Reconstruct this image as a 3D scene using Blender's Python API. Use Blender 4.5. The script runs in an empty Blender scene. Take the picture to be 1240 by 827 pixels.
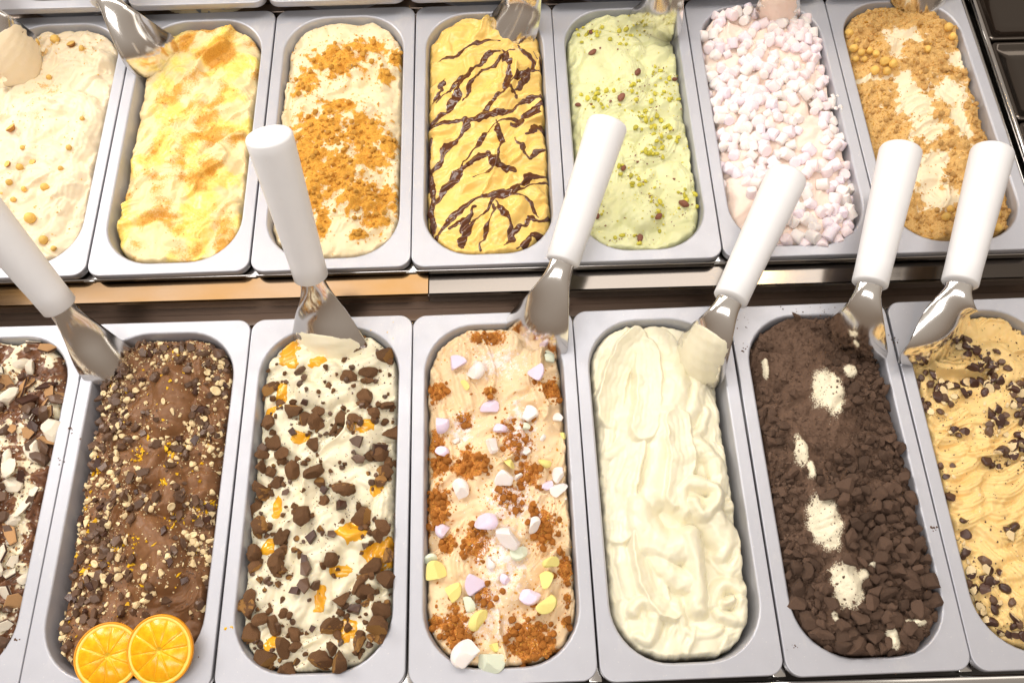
import bpy, bmesh, math, random
import numpy as np
from mathutils import Vector, Matrix

# ------------------------------------------------------------------ camera
SC = bpy.context.scene
COL = SC.collection
FPX, TILT, ROLL = 1041.4, 0.4319, -0.028
CAM = np.array([0.1019, -0.4027, 0.8008])
cam_data = bpy.data.cameras.new("camera")
cam_data.sensor_fit = 'HORIZONTAL'; cam_data.sensor_width = 36.0
cam_data.lens = 36.0 * FPX / 1240.0
cam_data.clip_start = 0.02; cam_data.clip_end = 50
cam = bpy.data.objects.new("camera", cam_data); COL.objects.link(cam)
RC = Matrix.Rotation(TILT, 3, 'X') @ Matrix.Rotation(ROLL, 3, 'Z')
cam.matrix_world = Matrix.Translation(Vector(CAM)) @ RC.to_4x4()
SC.camera = cam
RCN = np.array(RC)

# ------------------------------------------------------------------ light
world = bpy.data.worlds.new("World"); SC.world = world; world.use_nodes = True
bgn = world.node_tree.nodes["Background"]
wt = world.node_tree; tcw = wt.nodes.new('ShaderNodeTexCoord'); sx = wt.nodes.new('ShaderNodeSeparateXYZ'); rw = wt.nodes.new('ShaderNodeValToRGB')
wt.links.new(tcw.outputs['Generated'], sx.inputs[0]); wt.links.new(sx.outputs[2], rw.inputs[0]); wt.links.new(rw.outputs[0], bgn.inputs[0])
rw.color_ramp.elements[0].position = 0.0; rw.color_ramp.elements[0].color = (.33, .25, .19, 1)      # shop walls: brown
rw.color_ramp.elements[1].position = 1.0; rw.color_ramp.elements[1].color = (.74, .66, .58, 1)      # pale ceiling
bgn.inputs[1].default_value = 0.68

def area(name, loc, target, sx, sy, power, col):
    l = bpy.data.lights.new(name, 'AREA'); l.shape = 'RECTANGLE'
    l.size = sx; l.size_y = sy; l.energy = power; l.color = col
    o = bpy.data.objects.new(name, l); COL.objects.link(o)
    d = Vector(target) - Vector(loc)
    o.matrix_world = Matrix.Translation(Vector(loc)) @ d.to_track_quat('-Z', 'Y').to_matrix().to_4x4()
    return o
area("display_light", (0.0, 0.50, 1.25), (0.08, -0.02, 0), 2.2, 0.34, 13, (1.0, 0.97, 0.93))
area("left_light", (-1.35, 0.75, 1.0), (0.05, 0.05, 0), 0.8, 0.26, 14, (1.0, 0.96, 0.91))  # unseen grazing lamp added to bring out the gelato relief
area("front_fill", (-0.3, -0.95, 1.6), (0.1, 0.0, 0), 1.5, 0.5, 13, (1.0, 0.97, 0.94))  # unseen fill lamp added in front to whiten the handle fronts
area("side_light", (1.7, 0.2, 1.2), (0.1, 0.0, 0), 0.5, 1.4, 3.0, (1.0, 0.93, 0.84))
for i, (x, y, z) in enumerate([(-0.36, 0.86, 1.25), (0.02, 0.95, 1.30), (-0.72, 0.75, 1.3), (0.75, 0.62, 1.2)]):
    l = bpy.data.lights.new("warm_lamp", 'POINT'); l.energy = 2.2; l.color = (1.0, 0.62, 0.22); l.shadow_soft_size = 0.022
    o = bpy.data.objects.new("warm_lamp", l); COL.objects.link(o); o.location = (x, y, z)
SC.view_settings.view_transform = 'Standard'; SC.view_settings.look = 'None'
SC.view_settings.exposure = 0.14; SC.view_settings.gamma = 1.0
try:
    SC.cycles.max_bounces = 6; SC.cycles.diffuse_bounces = 3; SC.cycles.glossy_bounces = 4
    SC.cycles.caustics_reflective = False; SC.cycles.caustics_refractive = False
    SC.cycles.sample_clamp_indirect = 4.0
except Exception: pass

rng = np.random.default_rng(7)
R = random.Random(11)

# ------------------------------------------------------------------ helpers
def lin(c):
    return tuple(((v/255)/12.92 if v/255 <= 0.04045 else ((v/255+0.055)/1.055)**2.4) for v in c)

def ray(px, py):
    return RCN @ np.array([px-620.0, -(py-413.5), -FPX])
def at(px, py, z):
    d = ray(px, py); return CAM + d*(z-CAM[2])/d[2]

def link(o, parent=None):
    COL.objects.link(o)
    if parent is not None: o.parent = parent
    return o
def mesh(name, V, F, mats, smooth=True, midx=None):
    me = bpy.data.meshes.new(name); me.from_pydata([tuple(v) for v in V], [], [tuple(f) for f in F])
    if not isinstance(mats, (list, tuple)): mats = [mats]
    for m in mats: me.materials.append(m)
    if midx is not None: me.polygons.foreach_set('material_index', list(midx))
    me.polygons.foreach_set('use_smooth', [smooth]*len(me.polygons))
    me.update(); return me
def obj(name, me, parent=None, loc=None, rotz=0.0):
    o = bpy.data.objects.new(name, me); link(o, parent)
    if loc is not None: o.location = loc
    if rotz: o.rotation_euler = (0, 0, rotz)
    return o
def empty(name, loc, rotz=0.0):
    o = bpy.data.objects.new(name, None); link(o); o.location = loc; o.rotation_euler = (0, 0, rotz); o.empty_display_size = .02
    return o
def tag(o, label=None, cat=None, group=None, kind=None):
    if label: o['label'] = label
    if cat: o['category'] = cat
    if group: o['group'] = group
    if kind: o['kind'] = kind
    return o

# numpy gradient noise ------------------------------------------------
def noise2(x, y, seed=0):
    r = np.random.default_rng(seed); N = 64
    a = r.uniform(0, 2*np.pi, (N, N)); gx, gy = np.cos(a), np.sin(a)
    xi = np.floor(x).astype(int); yi = np.floor(y).astype(int); fx, fy = x-xi, y-yi
    def g(i, j, dx, dy): return gx[(xi+i) % N, (yi+j) % N]*dx + gy[(xi+i) % N, (yi+j) % N]*dy
    u = fx*fx*fx*(fx*(fx*6-15)+10); v = fy*fy*fy*(fy*(fy*6-15)+10)
    return ((g(0,0,fx,fy)*(1-u)+g(1,0,fx-1,fy)*u)*(1-v) + (g(0,1,fx,fy-1)*(1-u)+g(1,1,fx-1,fy-1)*u)*v)*1.6
def fbm(x, y, s, oct=3, seed=0):
    t = 0; a = 1.0
    for i in range(oct):
        t = t + a*noise2(x/s*2**i + 13.7*i, y/s*2**i + 5.1*i, seed+i*17); a *= .5
    return t
def sstep(a, b, x):
    t = np.clip((x-a)/(b-a), 0, 1); return t*t*(3-2*t)

# ------------------------------------------------------------------ materials
class NT:
    def __init__(s, name):
        s.m = bpy.data.materials.new(name); s.m.use_nodes = True; s.t = s.m.node_tree; s.b = s.t.nodes["Principled BSDF"]
    def n(s, typ, **k):
        x = s.t.nodes.new(typ)
        for a, v in k.items():
            if a.startswith('i_'): x.inputs[int(a[2:])].default_value = v
            else: setattr(x, a, v)
        return x
    def l(s, a, b): s.t.links.new(a, b)
    def noise(s, scale, detail=4, rough=.6, coord='Object', stretch=None, off=None):
        tc = s.n('ShaderNodeTexCoord'); src = tc.outputs[coord]
        if stretch:
            mp = s.n('ShaderNodeMapping'); mp.inputs['Scale'].default_value = stretch; s.l(src, mp.inputs[0]); src = mp.outputs[0]
        nz = s.n('ShaderNodeTexNoise'); nz.inputs['Scale'].default_value = scale; nz.inputs['Detail'].default_value = detail
        nz.inputs['Roughness'].default_value = rough; s.l(src, nz.inputs['Vector']); return nz.outputs[0]
    def ramp(s, fac, stops):
        r = s.n('ShaderNodeValToRGB'); e = r.color_ramp.elements
        while len(e) < len(stops): e.new(.5)
        for k, (p, c) in enumerate(stops):
            e[k].position = p; e[k].color = (*c, 1)
        s.l(fac, r.inputs[0]); return r.outputs[0]
    def mix(s, fac, a, b, mode='MIX'):
        m = s.n('ShaderNodeMix', data_type='RGBA', blend_type=mode)
        for i, v in ((0, fac), (6, a), (7, b)):
            if isinstance(v, (int, float)): m.inputs[i].default_value = v
            elif isinstance(v, tuple): m.inputs[i].default_value = (*v, 1) if len(v) == 3 else v
            else: s.l(v, m.inputs[i])
        return m.outputs[2]
    def math(s, op, a, b=None, clamp=False):
        m = s.n('ShaderNodeMath', operation=op, use_clamp=clamp)
        for i, v in ((0, a), (1, b)):
            if v is None: continue
            if isinstance(v, (int, float)): m.inputs[i].default_value = v
            else: s.l(v, m.inputs[i])
        return m.outputs[0]
    def attr(s, name):
        a = s.n('ShaderNodeAttribute', attribute_name=name); return a.outputs['Fac']
    def bump(s, h, strength, dist):
        b = s.n('ShaderNodeBump'); b.inputs['Strength'].default_value = strength; b.inputs['Distance'].default_value = dist
        s.l(h, b.inputs['Height']); s.l(b.outputs[0], s.b.inputs['Normal']); return b
    def fin(s, col=None, rough=None, metal=None, sss=None, rad=(1, .8, .6), spec=None, coat=None, trans=None):
        def st(k, v):
            if v is None: return
            if isinstance(v, (int, float)): s.b.inputs[k].default_value = v
            elif isinstance(v, tuple): s.b.inputs[k].default_value = (*v, 1) if len(v) == 3 else v
            else: s.l(v, s.b.inputs[k])
        st('Base Color', col); st('Roughness', rough); st('Metallic', metal); st('Specular IOR Level', spec); st('Coat Weight', coat)
        if sss:
            s.b.inputs['Subsurface Weight'].default_value = sss; s.b.inputs['Subsurface Radius'].default_value = rad
            s.b.inputs['Subsurface Scale'].default_value = .0028
        return s.m

def piece_mat(name, cols, scale=260, rough=.7, bump=.5, dist=.0006, sss=None, vary=.35, spec=.3, coat=None):
    """Crumbly solid: noise-driven colour, with a shift from piece to piece."""
    m = NT(name); nz = m.noise(scale, 5, .65)
    n = len(cols); c = m.ramp(nz, [(.3+.4*i/max(1, n-1), lin(cols[i])) for i in range(n)])
    oi = m.n('ShaderNodeObjectInfo'); k = m.math('MULTIPLY_ADD', oi.outputs['Random'], vary); m.t.nodes[-1].inputs[2].default_value = 1-vary*.55
    hs = m.n('ShaderNodeHueSaturation'); m.l(c, hs.inputs['Color']); m.l(k, hs.inputs['Value'])
    if bump: m.bump(nz, bump, dist)
    return m.fin(hs.outputs[0], rough, sss=sss, spec=spec, coat=coat)

def steel(name, base, rough, smudge=.12, brushed=None, bumps=0, alt=None):
    m = NT(name)
    n1 = m.noise(9, 5, .7, stretch=brushed); n2 = m.noise(160, 3, .6)
    r = m.math('MULTIPLY_ADD', n1, smudge*2); m.t.nodes[-1].inputs[2].default_value = rough-smudge
    c = m.mix(n1, tuple(v*.88 for v in base), base)
    if alt:
        pt = m.ramp(m.noise(7, 3, .6, stretch=(1, 2, 1)), [(.42, (0, 0, 0)), (.62, (1, 1, 1))]); c = m.mix(pt, c, alt)
    if bumps: m.bump(n2, bumps, .0004)
    return m.fin(c, r, 1.0)

def pan_material():
    m = NT("satin_pan_metal")
    n1 = m.noise(14, 6, .7); n2 = m.noise(45, 4, .7)
    tc = m.n('ShaderNodeTexCoord'); vo = m.n('ShaderNodeTexNoise'); vo.inputs['Scale'].default_value = 420; vo.inputs['Detail'].default_value = 1
    m.l(tc.outputs['Object'], vo.inputs['Vector'])
    speck = m.ramp(vo.outputs[0], [(.70, (0, 0, 0)), (.76, (1, 1, 1))])
    c = m.mix(n1, lin((178, 179, 187)), lin((195, 196, 203)))
    c = m.mix(m.math('MULTIPLY', speck, .35), c, lin((228, 224, 218)))
    sm = m.ramp(m.noise(22, 6, .8, stretch=(1, .5, 1)), [(.56, (0, 0, 0)), (.72, (1, 1, 1))]); c = m.mix(m.math('MULTIPLY', sm, .40), c, lin((216, 214, 212)))
    dk = m.ramp(m.noise(700, 2, .5), [(.72, (0, 0, 0)), (.76, (1, 1, 1))]); c = m.mix(m.math('MULTIPLY', dk, .35), c, lin((130, 124, 120)))
    r = m.math('MULTIPLY_ADD', n2, .26); m.t.nodes[-1].inputs[2].default_value = .34
    # long faint scratches
    n3 = m.noise(30, 4, .7, stretch=(1, 14, 1)); m.bump(n3, .10, .0004)
    return m.fin(c, r, .45, spec=.5)
M_PAN = pan_material()
M_POL = steel("polished_steel", (.62, .60, .58), .13, .05)
M_BRU = steel("brushed_steel", (.14, .122, .107), .13, .05, (1, 30, 1))
M_AMB_REFL = steel("steel_amber_reflection", (.155, .088, .036), .13, .05, (1, 30, 1), alt=(.15, .10, .062))  # warm reflection in the polished ledge, put into the steel colour with patches
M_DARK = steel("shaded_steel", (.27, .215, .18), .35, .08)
M_BLADE = steel("spade_steel", (.88, .85, .81), .13, .05, (1, 1, 1), .05)
def handle_material():
    m = NT("white_plastic"); n = m.noise(35, 4, .6); gm = m.ramp(m.noise(110, 5, .8), [(.62, (0, 0, 0)), (.74, (1, 1, 1))])
    c = m.mix(n, lin((226, 226, 229)), lin((236, 236, 237))); c = m.mix(m.math('MULTIPLY', gm, .22), c, lin((196, 186, 172))); m.bump(m.noise(60, 2, .5), .04, .001)
    return m.fin(c, .42, sss=.15, rad=(1, 1, 1), spec=.45)
M_HAN = handle_material()
m = NT("cabinet_dark"); M_CAB = m.fin(m.mix(m.noise(20), (.025, .02, .017), (.05, .04, .035)), .5)
m = NT("warm_brown_panel"); M_WOOD = m.fin(m.mix(m.noise(12, 4, .6, stretch=(1, 8, 1)), lin((120, 66, 30)), lin((168, 108, 58))), .4)

def gelato_mat(name, cols, layers=(), rough=.42, scale=60, sss=.35, rad=(1, .8, .5), bump=.25, fine=420, spec=.35):
    """cols: two base tones. layers: (attribute, tone a, tone b, grain scale, grain width)."""
    m = NT(name); nz = m.noise(scale, 4, .6); fn = m.noise(fine, 4, .7)
    c = m.mix(nz, lin(cols[0]), lin(cols[1])); ro = None; hs = fn
    for k, (at_, a, b, gs, gw, lr, *sf) in enumerate(layers):
        sf = sf[0] if sf else .08
        g = m.noise(gs, 5, .75)
        f = m.math('ADD', m.attr(at_), m.math('MULTIPLY_ADD', g, gw)); m.t.nodes[-2].inputs[2].default_value = -.5*gw
        rm = m.n('ShaderNodeMapRange', interpolation_type='SMOOTHSTEP'); rm.inputs[1].default_value = .5-sf; rm.inputs[2].default_value = .5+sf
        m.l(f, rm.inputs[0]); f = rm.outputs[0]
        tone = m.ramp(m.noise(gs*1.7, 3, .7), [(.35, lin(a)), (.65, lin(b))])
        c = m.mix(f, c, tone)
        ro = m.mix(f, (rough,)*3 if ro is None else ro, (lr,)*3)
    m.bump(hs, bump, .0007)
    return m.fin(c, ro if ro is not None else rough, sss=sss, rad=rad, spec=spec)

# ------------------------------------------------------------------ layout
ROW_Z = {'L': 0.0, 'U': 0.0283, 'T': 0.052}
L_SEP = {0: (-.505, -.505), 1: (-.3365, -.3365), 2: (-.1680, -.1682), 3: (-.0005, .0030), 4: (.1652, .1692), 5: (.3260, .3322), 6: (.4915, .4945), 7: (.6570, .6600)}
U_SEP = {0: (-.508, -.505), 1: (-.3395, -.3375), 2: (-.1712, -.1670), 3: (-.0026, -.0005), 4: (.1605, .1628), 5: (.3200, .3232), 6: (.4893, .4916), 7: (.6530, .6560)}
PAN_L = .360; UY = .4015
PANS = {}
for k in range(1, 8):
    a, b = L_SEP[k-1], L_SEP[k]
    top, bot = (a[0]+b[0])/2, (a[1]+b[1])/2
    rz = (bot-top)/PAN_L
    PANS['L%d' % k] = dict(c=np.array([top, 0.0, 0.0]), r=rz, w=min(b[0]-a[0], b[1]-a[1])-.0006)
    a, b = U_SEP[k-1], U_SEP[k]
    top, bot = (a[0]+b[0])/2, (a[1]+b[1])/2
    PANS['U%d' % k] = dict(c=np.array([top, UY, ROW_Z['U']]), r=(bot-top)/PAN_L, w=min(b[0]-a[0], b[1]-a[1])-.0006)
for k in range(1, 8):
    PANS['T%d' % k] = dict(c=np.array([-.425+(k-1)*.1655, at(250, 5, ROW_Z['T'])[1]+PAN_L, ROW_Z['T']]), r=0.0, w=.163)

def rrect(w, y0, y1, r, z, n=10):
    P = []
    for cx, cy, a0 in ((w/2-r, y0-r, 0), (-w/2+r, y0-r, 90), (-w/2+r, y1+r, 180), (w/2-r, y1+r, 270)):
        for i in range(n+1):
            a = math.radians(a0+90*i/n); P.append((cx+r*math.cos(a), cy+r*math.sin(a), z))
    return P
def loft(rings, cap=True):
    n = len(rings[0]); V = [p for r in rings for p in r]; F = []
    for k in range(len(rings)-1):
        for i in range(n):
            j = (i+1) % n; F.append((k*n+i, k*n+j, (k+1)*n+j, (k+1)*n+i))
    if cap: F.append(tuple((len(rings)-1)*n+i for i in range(n)))
    return V, F
IN_S, IN_E, IN_R = .0128, .0134, .052       # flange width at the side and the end, corner of the opening
def pan_mesh(w):
    L = PAN_L; rings = []
    def ring(ins, z, r): rings.append(rrect(w-2*ins, -ins, -L+ins, r, z))
    def ring2(a, z, r): rings.append(rrect(w-2*(IN_S+a), -(IN_E+a), -L+IN_E+a, r, z))
    ring(.0010, -.0090, .0135); ring(0, -.0080, .014); ring(0, -.0012, .014); ring(.0003, -.0003, .0136); ring(.0009, 0, .0132); ring(.0013, 0, .0128)
    ring2(-.0022, 0, .0541); ring2(-.0018, 0, .0538); ring2(-.0006, -.0005, .0526); ring2(0, -.0017, .052); ring2(.0002, -.0022, .0518)
    ring2(.0085, -.10, .046); ring2(.009, -.11, .046); ring2(.014, -.118, .042)
    V, F = loft(rings)
    F = [tuple(reversed(f)) for f in F]
    me = mesh("pan", V, F, M_PAN); return me

PAN_LABELS = {
 'L1': "grey metal pan at far left of front row holding dark and white shards",
 'L2': "grey metal pan holding the chocolate gelato with two orange slices",
 'L3': "grey metal pan holding the white gelato with brownie chunks",
 'L4': "grey metal pan holding the peach coloured gelato with pastel marshmallows and orange crumbs",
 'L5': "grey metal pan holding the plain pale cream gelato without topping",
 'L6': "grey metal pan holding the gelato buried under dark cookie pieces",
 'L7': "grey metal pan at the right end of the front row holding coffee coloured gelato",
 'U1': "grey metal pan at the left end of the middle row holding white gelato with hazelnuts",
 'U2': "grey metal pan holding the yellow streaked gelato dusted with brown sugar",
 'U3': "grey metal pan holding the cream gelato under golden biscuit crumbs",
 'U4': "grey metal pan holding the caramel gelato drizzled with chocolate",
 'U5': "grey metal pan holding the pale green pistachio gelato",
 'U6': "grey metal pan holding the gelato covered in tiny marshmallows",
 'U7': "grey metal pan holding the brown crumbed gelato, right end of middle row"}
for k, P in PANS.items():
    o = obj("gelato_pan", pan_mesh(P['w']), None, tuple(P['c']), P['r'])
    if k[0] != 'T':
        tag(o, PAN_LABELS[k], "pan", "front row of gelato pans" if k[0] == 'L' else "middle row of gelato pans")
    else:
        n = int(k[1])
        tag(o, "grey metal pan at the top edge just behind " + {1: "the white hazelnut gelato", 2: "the yellow streaked gelato", 3: "the gelato with golden biscuit crumbs",
            4: "the chocolate drizzled gelato", 5: "the pistachio gelato", 6: "the marshmallow covered gelato", 7: "the brown crumbed gelato"}[n], "pan", "back row of gelato pans")

# ------------------------------------------------------------------ counter frame
def box(x0, x1, y0, y1, z0, z1, bev=0.0, name="b"):
    bm = bmesh.new(); bmesh.ops.create_cube(bm, size=1)
    bmesh.ops.scale(bm, vec=(x1-x0, y1-y0, z1-z0), verts=bm.verts); bmesh.ops.translate(bm, vec=((x0+x1)/2, (y0+y1)/2, (z0+z1)/2), verts=bm.verts)
    if bev: bmesh.ops.bevel(bm, geom=bm.edges[:], offset=bev, segments=3, profile=.5, affect='EDGES', clamp_overlap=True)
    me = bpy.data.meshes.new(name); bm.to_mesh(me); bm.free()
    for p in me.polygons: p.use_smooth = bev > 0
    return me
def bx(name, x0, x1, y0, y1, z0, z1, mat, parent, bev=0.0, label=None):
    me = box(x0, x1, y0, y1, z0, z1, bev, name); me.materials.append(mat); o = obj(name, me, parent)
    if label: o['label'] = label
    return o
cab = bx("cabinet_interior", -1.3, 1.6, -.8, 1.3, -.40, -.20, M_CAB, None); cab['kind'] = 'structure'
frame = empty("counter_frame", (0, 0, 0)); tag(frame, "polished steel frame that carries the rows of gelato pans", "counter frame")
X0, X1 = -.95, 1.25
# cross bars under the pan joints
for row, seps, ytop in (('L', L_SEP, 0.0), ('U', U_SEP, UY)):
    z = ROW_Z[row]
    for k, (a, b) in seps.items():
        x = (a+b)/2; bx("cross_bar", x-.006, x+.006, ytop-PAN_L, ytop, z-.034, z-.0125, M_POL, frame, .001)
for k in range(0, 8):
    x = -.5078+k*.1655; bx("cross_bar", x-.006, x+.006, .4235, .77, ROW_Z['T']-.034, ROW_Z['T']-.0125, M_POL, frame, .001)
# ledge between the rows: two lengths that meet at a seam, each a folded sheet with a lip
def ledge(x0, x1, tilt, mt):
    y0, y1, z = .0155, .058, .0125
    dz = tilt*(y1-y0)
    prof = [(y0+.0016, z-.016), (y0+.0004, z-.0035), (y0, z-.001), (y0+.0009, z+.0004), (y0+.0022, z-.0002), (y0+.0030, z-.0008), (y1, z-.0008+dz), (y1, z-.02)]
    V = []; F = []
    for x in (x0, x1):
        V += [(x, a, b) for a, b in prof]
    n = len(prof)
    F = [(i, i+1, n+i+1, n+i) for i in range(n-1)]
    me = mesh("ledge_panel", V, F, mt, smooth=False); o = obj("ledge_panel", me, frame); return o
seam = at(519, 350, .0125)[0]
l1 = ledge(X0, seam-.0006, .06, M_AMB_REFL); l2 = ledge(seam+.0006, X1, .02, M_BRU)
# dark channel in front of the ledge and behind the front row
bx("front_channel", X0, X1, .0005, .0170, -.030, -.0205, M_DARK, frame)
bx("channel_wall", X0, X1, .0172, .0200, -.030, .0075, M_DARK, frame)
bx("support_rail", X0, X1, .0425, .0560, -.012, .0165, M_POL, frame, .0015)
bx("rear_rail", X0, X1, .4030, .4300, -.01, .0140, M_POL, frame, .0015)
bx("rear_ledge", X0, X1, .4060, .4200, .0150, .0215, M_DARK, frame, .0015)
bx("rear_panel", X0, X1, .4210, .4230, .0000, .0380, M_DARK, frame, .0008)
# front rail below the near ends of the front pans
bx("front_rail", X0, X1, -.3720, -.3625, -.030, -.0085, M_POL, frame, .0025)
bx("front_rail_lip", X0, X1, -.3830, -.3728, -.030, -.0105, M_BRU, frame, .0020)
bx("front_shelf", X0, X1, -.42, -.3835, -.034, -.0240, M_WOOD, frame, .001)
for i in range(24):
    x = -.5 + i*.047
    bx("shelf_divider", x, x+.004, -.41, -.3839, -.0238, -.0170, M_POL, frame, .0008)
# covers to the right of the middle row
def lid(x0, x1, y0, y1, z):
    w = x1-x0
    rings = [rrect(w, y1, y0, .006, z-.012), rrect(w, y1, y0, .006, z-.001), rrect(w-.002, y1-.001, y0+.001, .005, z), rrect(w-.008, y1-.004, y0+.004, .005, z), rrect(w-.011, y1-.006, y0+.006, .005, z-.005), rrect(w-.05, y1-.025, y0+.025, .004, z-.006)]
    V, F = loft(rings); F = [tuple(reversed(f)) for f in F]
    V = [(v[0]+(x0+x1)/2, v[1], v[2]) for v in V]
    return mesh("steel_cover", V, F, M_BRU)
for j, (y0, y1) in enumerate([(.041, .205), (.209, .322), (.326, .438), (.442, .60)]):
    o = obj("steel_cover", lid(.672, .86, y0, y1, .0265), None)
    tag(o, ["polished steel cover right of the middle row, nearest the front", "polished steel cover right of the middle row, second from the front", "polished steel cover right of the middle row, near the top right corner", "polished steel cover at the top right corner, farthest back"][j], "steel cover", "steel covers beside the middle row")
bx("side_rail", .6575, .6615, .04, .60, .002, .0215, M_POL, frame, .001)
bx("side_rail", .6655, .6705, .04, .60, .002, .0290, M_POL, frame, .0015)

# ------------------------------------------------------------------ gelato height fields
MM = .001
class Food:
    def __init__(s, key, step=.00092, base=-14, dome=10, seed=1, warp=2.2, ragged=1.6, edge=(.3, .6, 1.5, .6), roll=5.5, folds=9, fang=.6, amp=1.6, ridk=1.15):
        s.amp = amp; s.ridk = ridk
        s.folds = folds; s.fang = fang
        s.key = key; s.P = PANS[key]; s.seed = seed; s.step = step
        w = s.P['w']; s.hw = w/2-IN_S; s.y0 = -IN_E; s.y1 = -PAN_L+IN_E
        s.nx = int(2*s.hw/step)+1; s.ny = int((s.y0-s.y1)/step)+1
        s.xs = np.linspace(-s.hw, s.hw, s.nx); s.ys = np.linspace(s.y1, s.y0, s.ny)
        s.X, s.Y = np.meshgrid(s.xs, s.ys)
        s.wx = s.X + warp*MM*fbm(s.X, s.Y, .022, 3, seed); s.wy = s.Y + warp*MM*fbm(s.X, s.Y, .022, 3, seed+50)
        q = (s.Y-s.y1)/(s.y0-s.y1)
        s.H = (base+2 + (dome-2)*(1-(s.X/s.hw)**4) + 3.5*fbm(s.X, s.Y, .05, 2, seed+9))*MM
        s.edge = edge; s.ragged = ragged; s.roll = roll; s.mask = {}
    def loc(s, px, py, z=0.0):
        """photo position on a level plane -> pan-local x, y"""
        p = at(px, py, z+s.P['c'][2]) - s.P['c']; c, n = math.cos(-s.P['r']), math.sin(-s.P['r'])
        return np.array([p[0]*c-p[1]*n, p[0]*n+p[1]*c])
    def stroke(s, pts, w, z, c=8, rid=None, steep=2.2, p=2.0, k=.35, skew=0.0):
        """a spatula stroke along pts (photo positions); w, c in mm; z height in mm at its ends"""
        zz = z if isinstance(z, (list, tuple)) else (z, z)
        L = np.array([s.loc(a, b, np.mean(zz)*MM) for a, b in pts])
        if len(L) == 3:   # bend smoothly
            t = np.linspace(0, 1, 14)[:, None]; C = 2*L[1]-.5*(L[0]+L[2]); L = (1-t)**2*L[0]+2*t*(1-t)*C+t*t*L[2]
        s.stroke_local(L, w, zz, c, rid, steep, p, k, skew)
    def stroke_local(s, L, w, zz, c=8, rid=None, steep=2.2, p=2.0, k=.35, skew=0.0):
        L = np.asarray(L); A_ = s.amp; zz = (zz[0]*A_, zz[-1]*A_); c = c*A_; skew = skew*A_; rid = None if rid is None else (rid[0], rid[1]*s.ridk)
        lo = L.min(0)-2.2*w*MM; hi = L.max(0)+2.2*w*MM
        i0, i1 = np.searchsorted(s.xs, [lo[0], hi[0]]); j0, j1 = np.searchsorted(s.ys, [lo[1], hi[1]])
        if i1-i0 < 3 or j1-j0 < 3: return
        sl = (slice(j0, j1), slice(i0, i1)); X = s.wx[sl]; Y = s.wy[sl]
        best = np.full(X.shape, 1e9); T = np.zeros(X.shape); S = np.zeros(X.shape); seg = np.linalg.norm(np.diff(L, axis=0), axis=1); cum = np.r_[0, np.cumsum(seg)]; tot = cum[-1]
        for a in range(len(L)-1):
            d = L[a+1]-L[a]; ll = seg[a]+1e-9; d = d/ll
            u = np.clip((X-L[a, 0])*d[0]+(Y-L[a, 1])*d[1], 0, ll)
            qx, qy = X-(L[a, 0]+u*d[0]), Y-(L[a, 1]+u*d[1]); D = np.hypot(qx, qy); t = -qx*d[1]+qy*d[0]
            m = D < best; best = np.where(m, D, best); T = np.where(m, t, T); S = np.where(m, (cum[a]+u)/tot, S)
        w = w*MM
        h = (zz[0]+(zz[-1]-zz[0])*S)*MM - c*MM*((np.minimum(best, w)/w)**p if c < 0 else (best/w)**p) + skew*MM*np.clip(T/w, -1, 1)
        h -= (steep if c > 0 else 3.4)*np.maximum(0, best-w)
        if rid:
            lam, amp = rid
            ph = np.pi*T/(lam*MM) + 1.0*fbm(X, Y, .03, 2, s.seed+77)
            h += 1.55*amp*MM*(np.abs(np.sin(ph))**.8)*sstep(1.25, .75, best/w)
        k = k*MM; H = s.H[sl]; d = np.clip(.5+.5*(h-H)/k, 0, 1)
        s.H[sl] = H*(1-d)+h*d + k*d*(1-d)
    def random_strokes(s, n, ang, dang, ln, w, z, c=8, rid=None, seed=0, steep=1.6):
        r = random.Random(seed); n = int(n*1.9); w *= .78
        for i in range(n):
            q = (i+.5)/n; y = s.y0-(s.y0-s.y1)*(((i*7) % n+.5)/n*.98+.01)+r.uniform(-8, 8)*MM
            x = r.uniform(-1, 1)*s.hw*.85
            a = math.radians(ang+r.uniform(-dang, dang)); l = ln*MM*r.uniform(.6, 1.2); b = r.uniform(-.35, .35)
            d = np.array([math.cos(a), math.sin(a)]); nrm = np.array([-d[1], d[0]]); C = np.array([x, y])
            t = np.linspace(-.5, .5, 9)[:, None]; L = C + d*l*t + nrm*l*b*(t*t*4-1)*.5
            drop = 7*(x/s.hw)**2
            rr = None if rid is None or r.random() < .3 else (max(3.6, rid[0]*r.uniform(.9, 1.4)), rid[1]*r.uniform(.7, 1.9))
            zz = z+r.uniform(-6, 5)-drop; cc = c*r.uniform(.8, 1.4)
            if r.random() < .35: cc = -.28*cc; zz += cc
            s.stroke_local(L, w*r.uniform(.7, 1.3), (zz+r.uniform(-3, 1), zz+r.uniform(-1, 3)), cc, rr, steep, skew=r.uniform(-5, 5))
    def blobs(s, lst, z=0.0, soft=1.0):
        """gaussian bumps at photo positions: (px, py, radius px[, ry])"""
        W = np.zeros_like(s.X)
        for b in lst:
            q = s.loc(b[0], b[1], z); e = s.loc(b[0]+10, b[1], z); sc = np.linalg.norm(e-q)/10
            rx = b[2]*sc*soft; ry = (b[3] if len(b) > 3 else b[2])*sc*soft*1.1
            W = np.maximum(W, np.exp(-(((s.X-q[0])/rx)**2+((s.Y-q[1])/ry)**2)))
        return W
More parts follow.
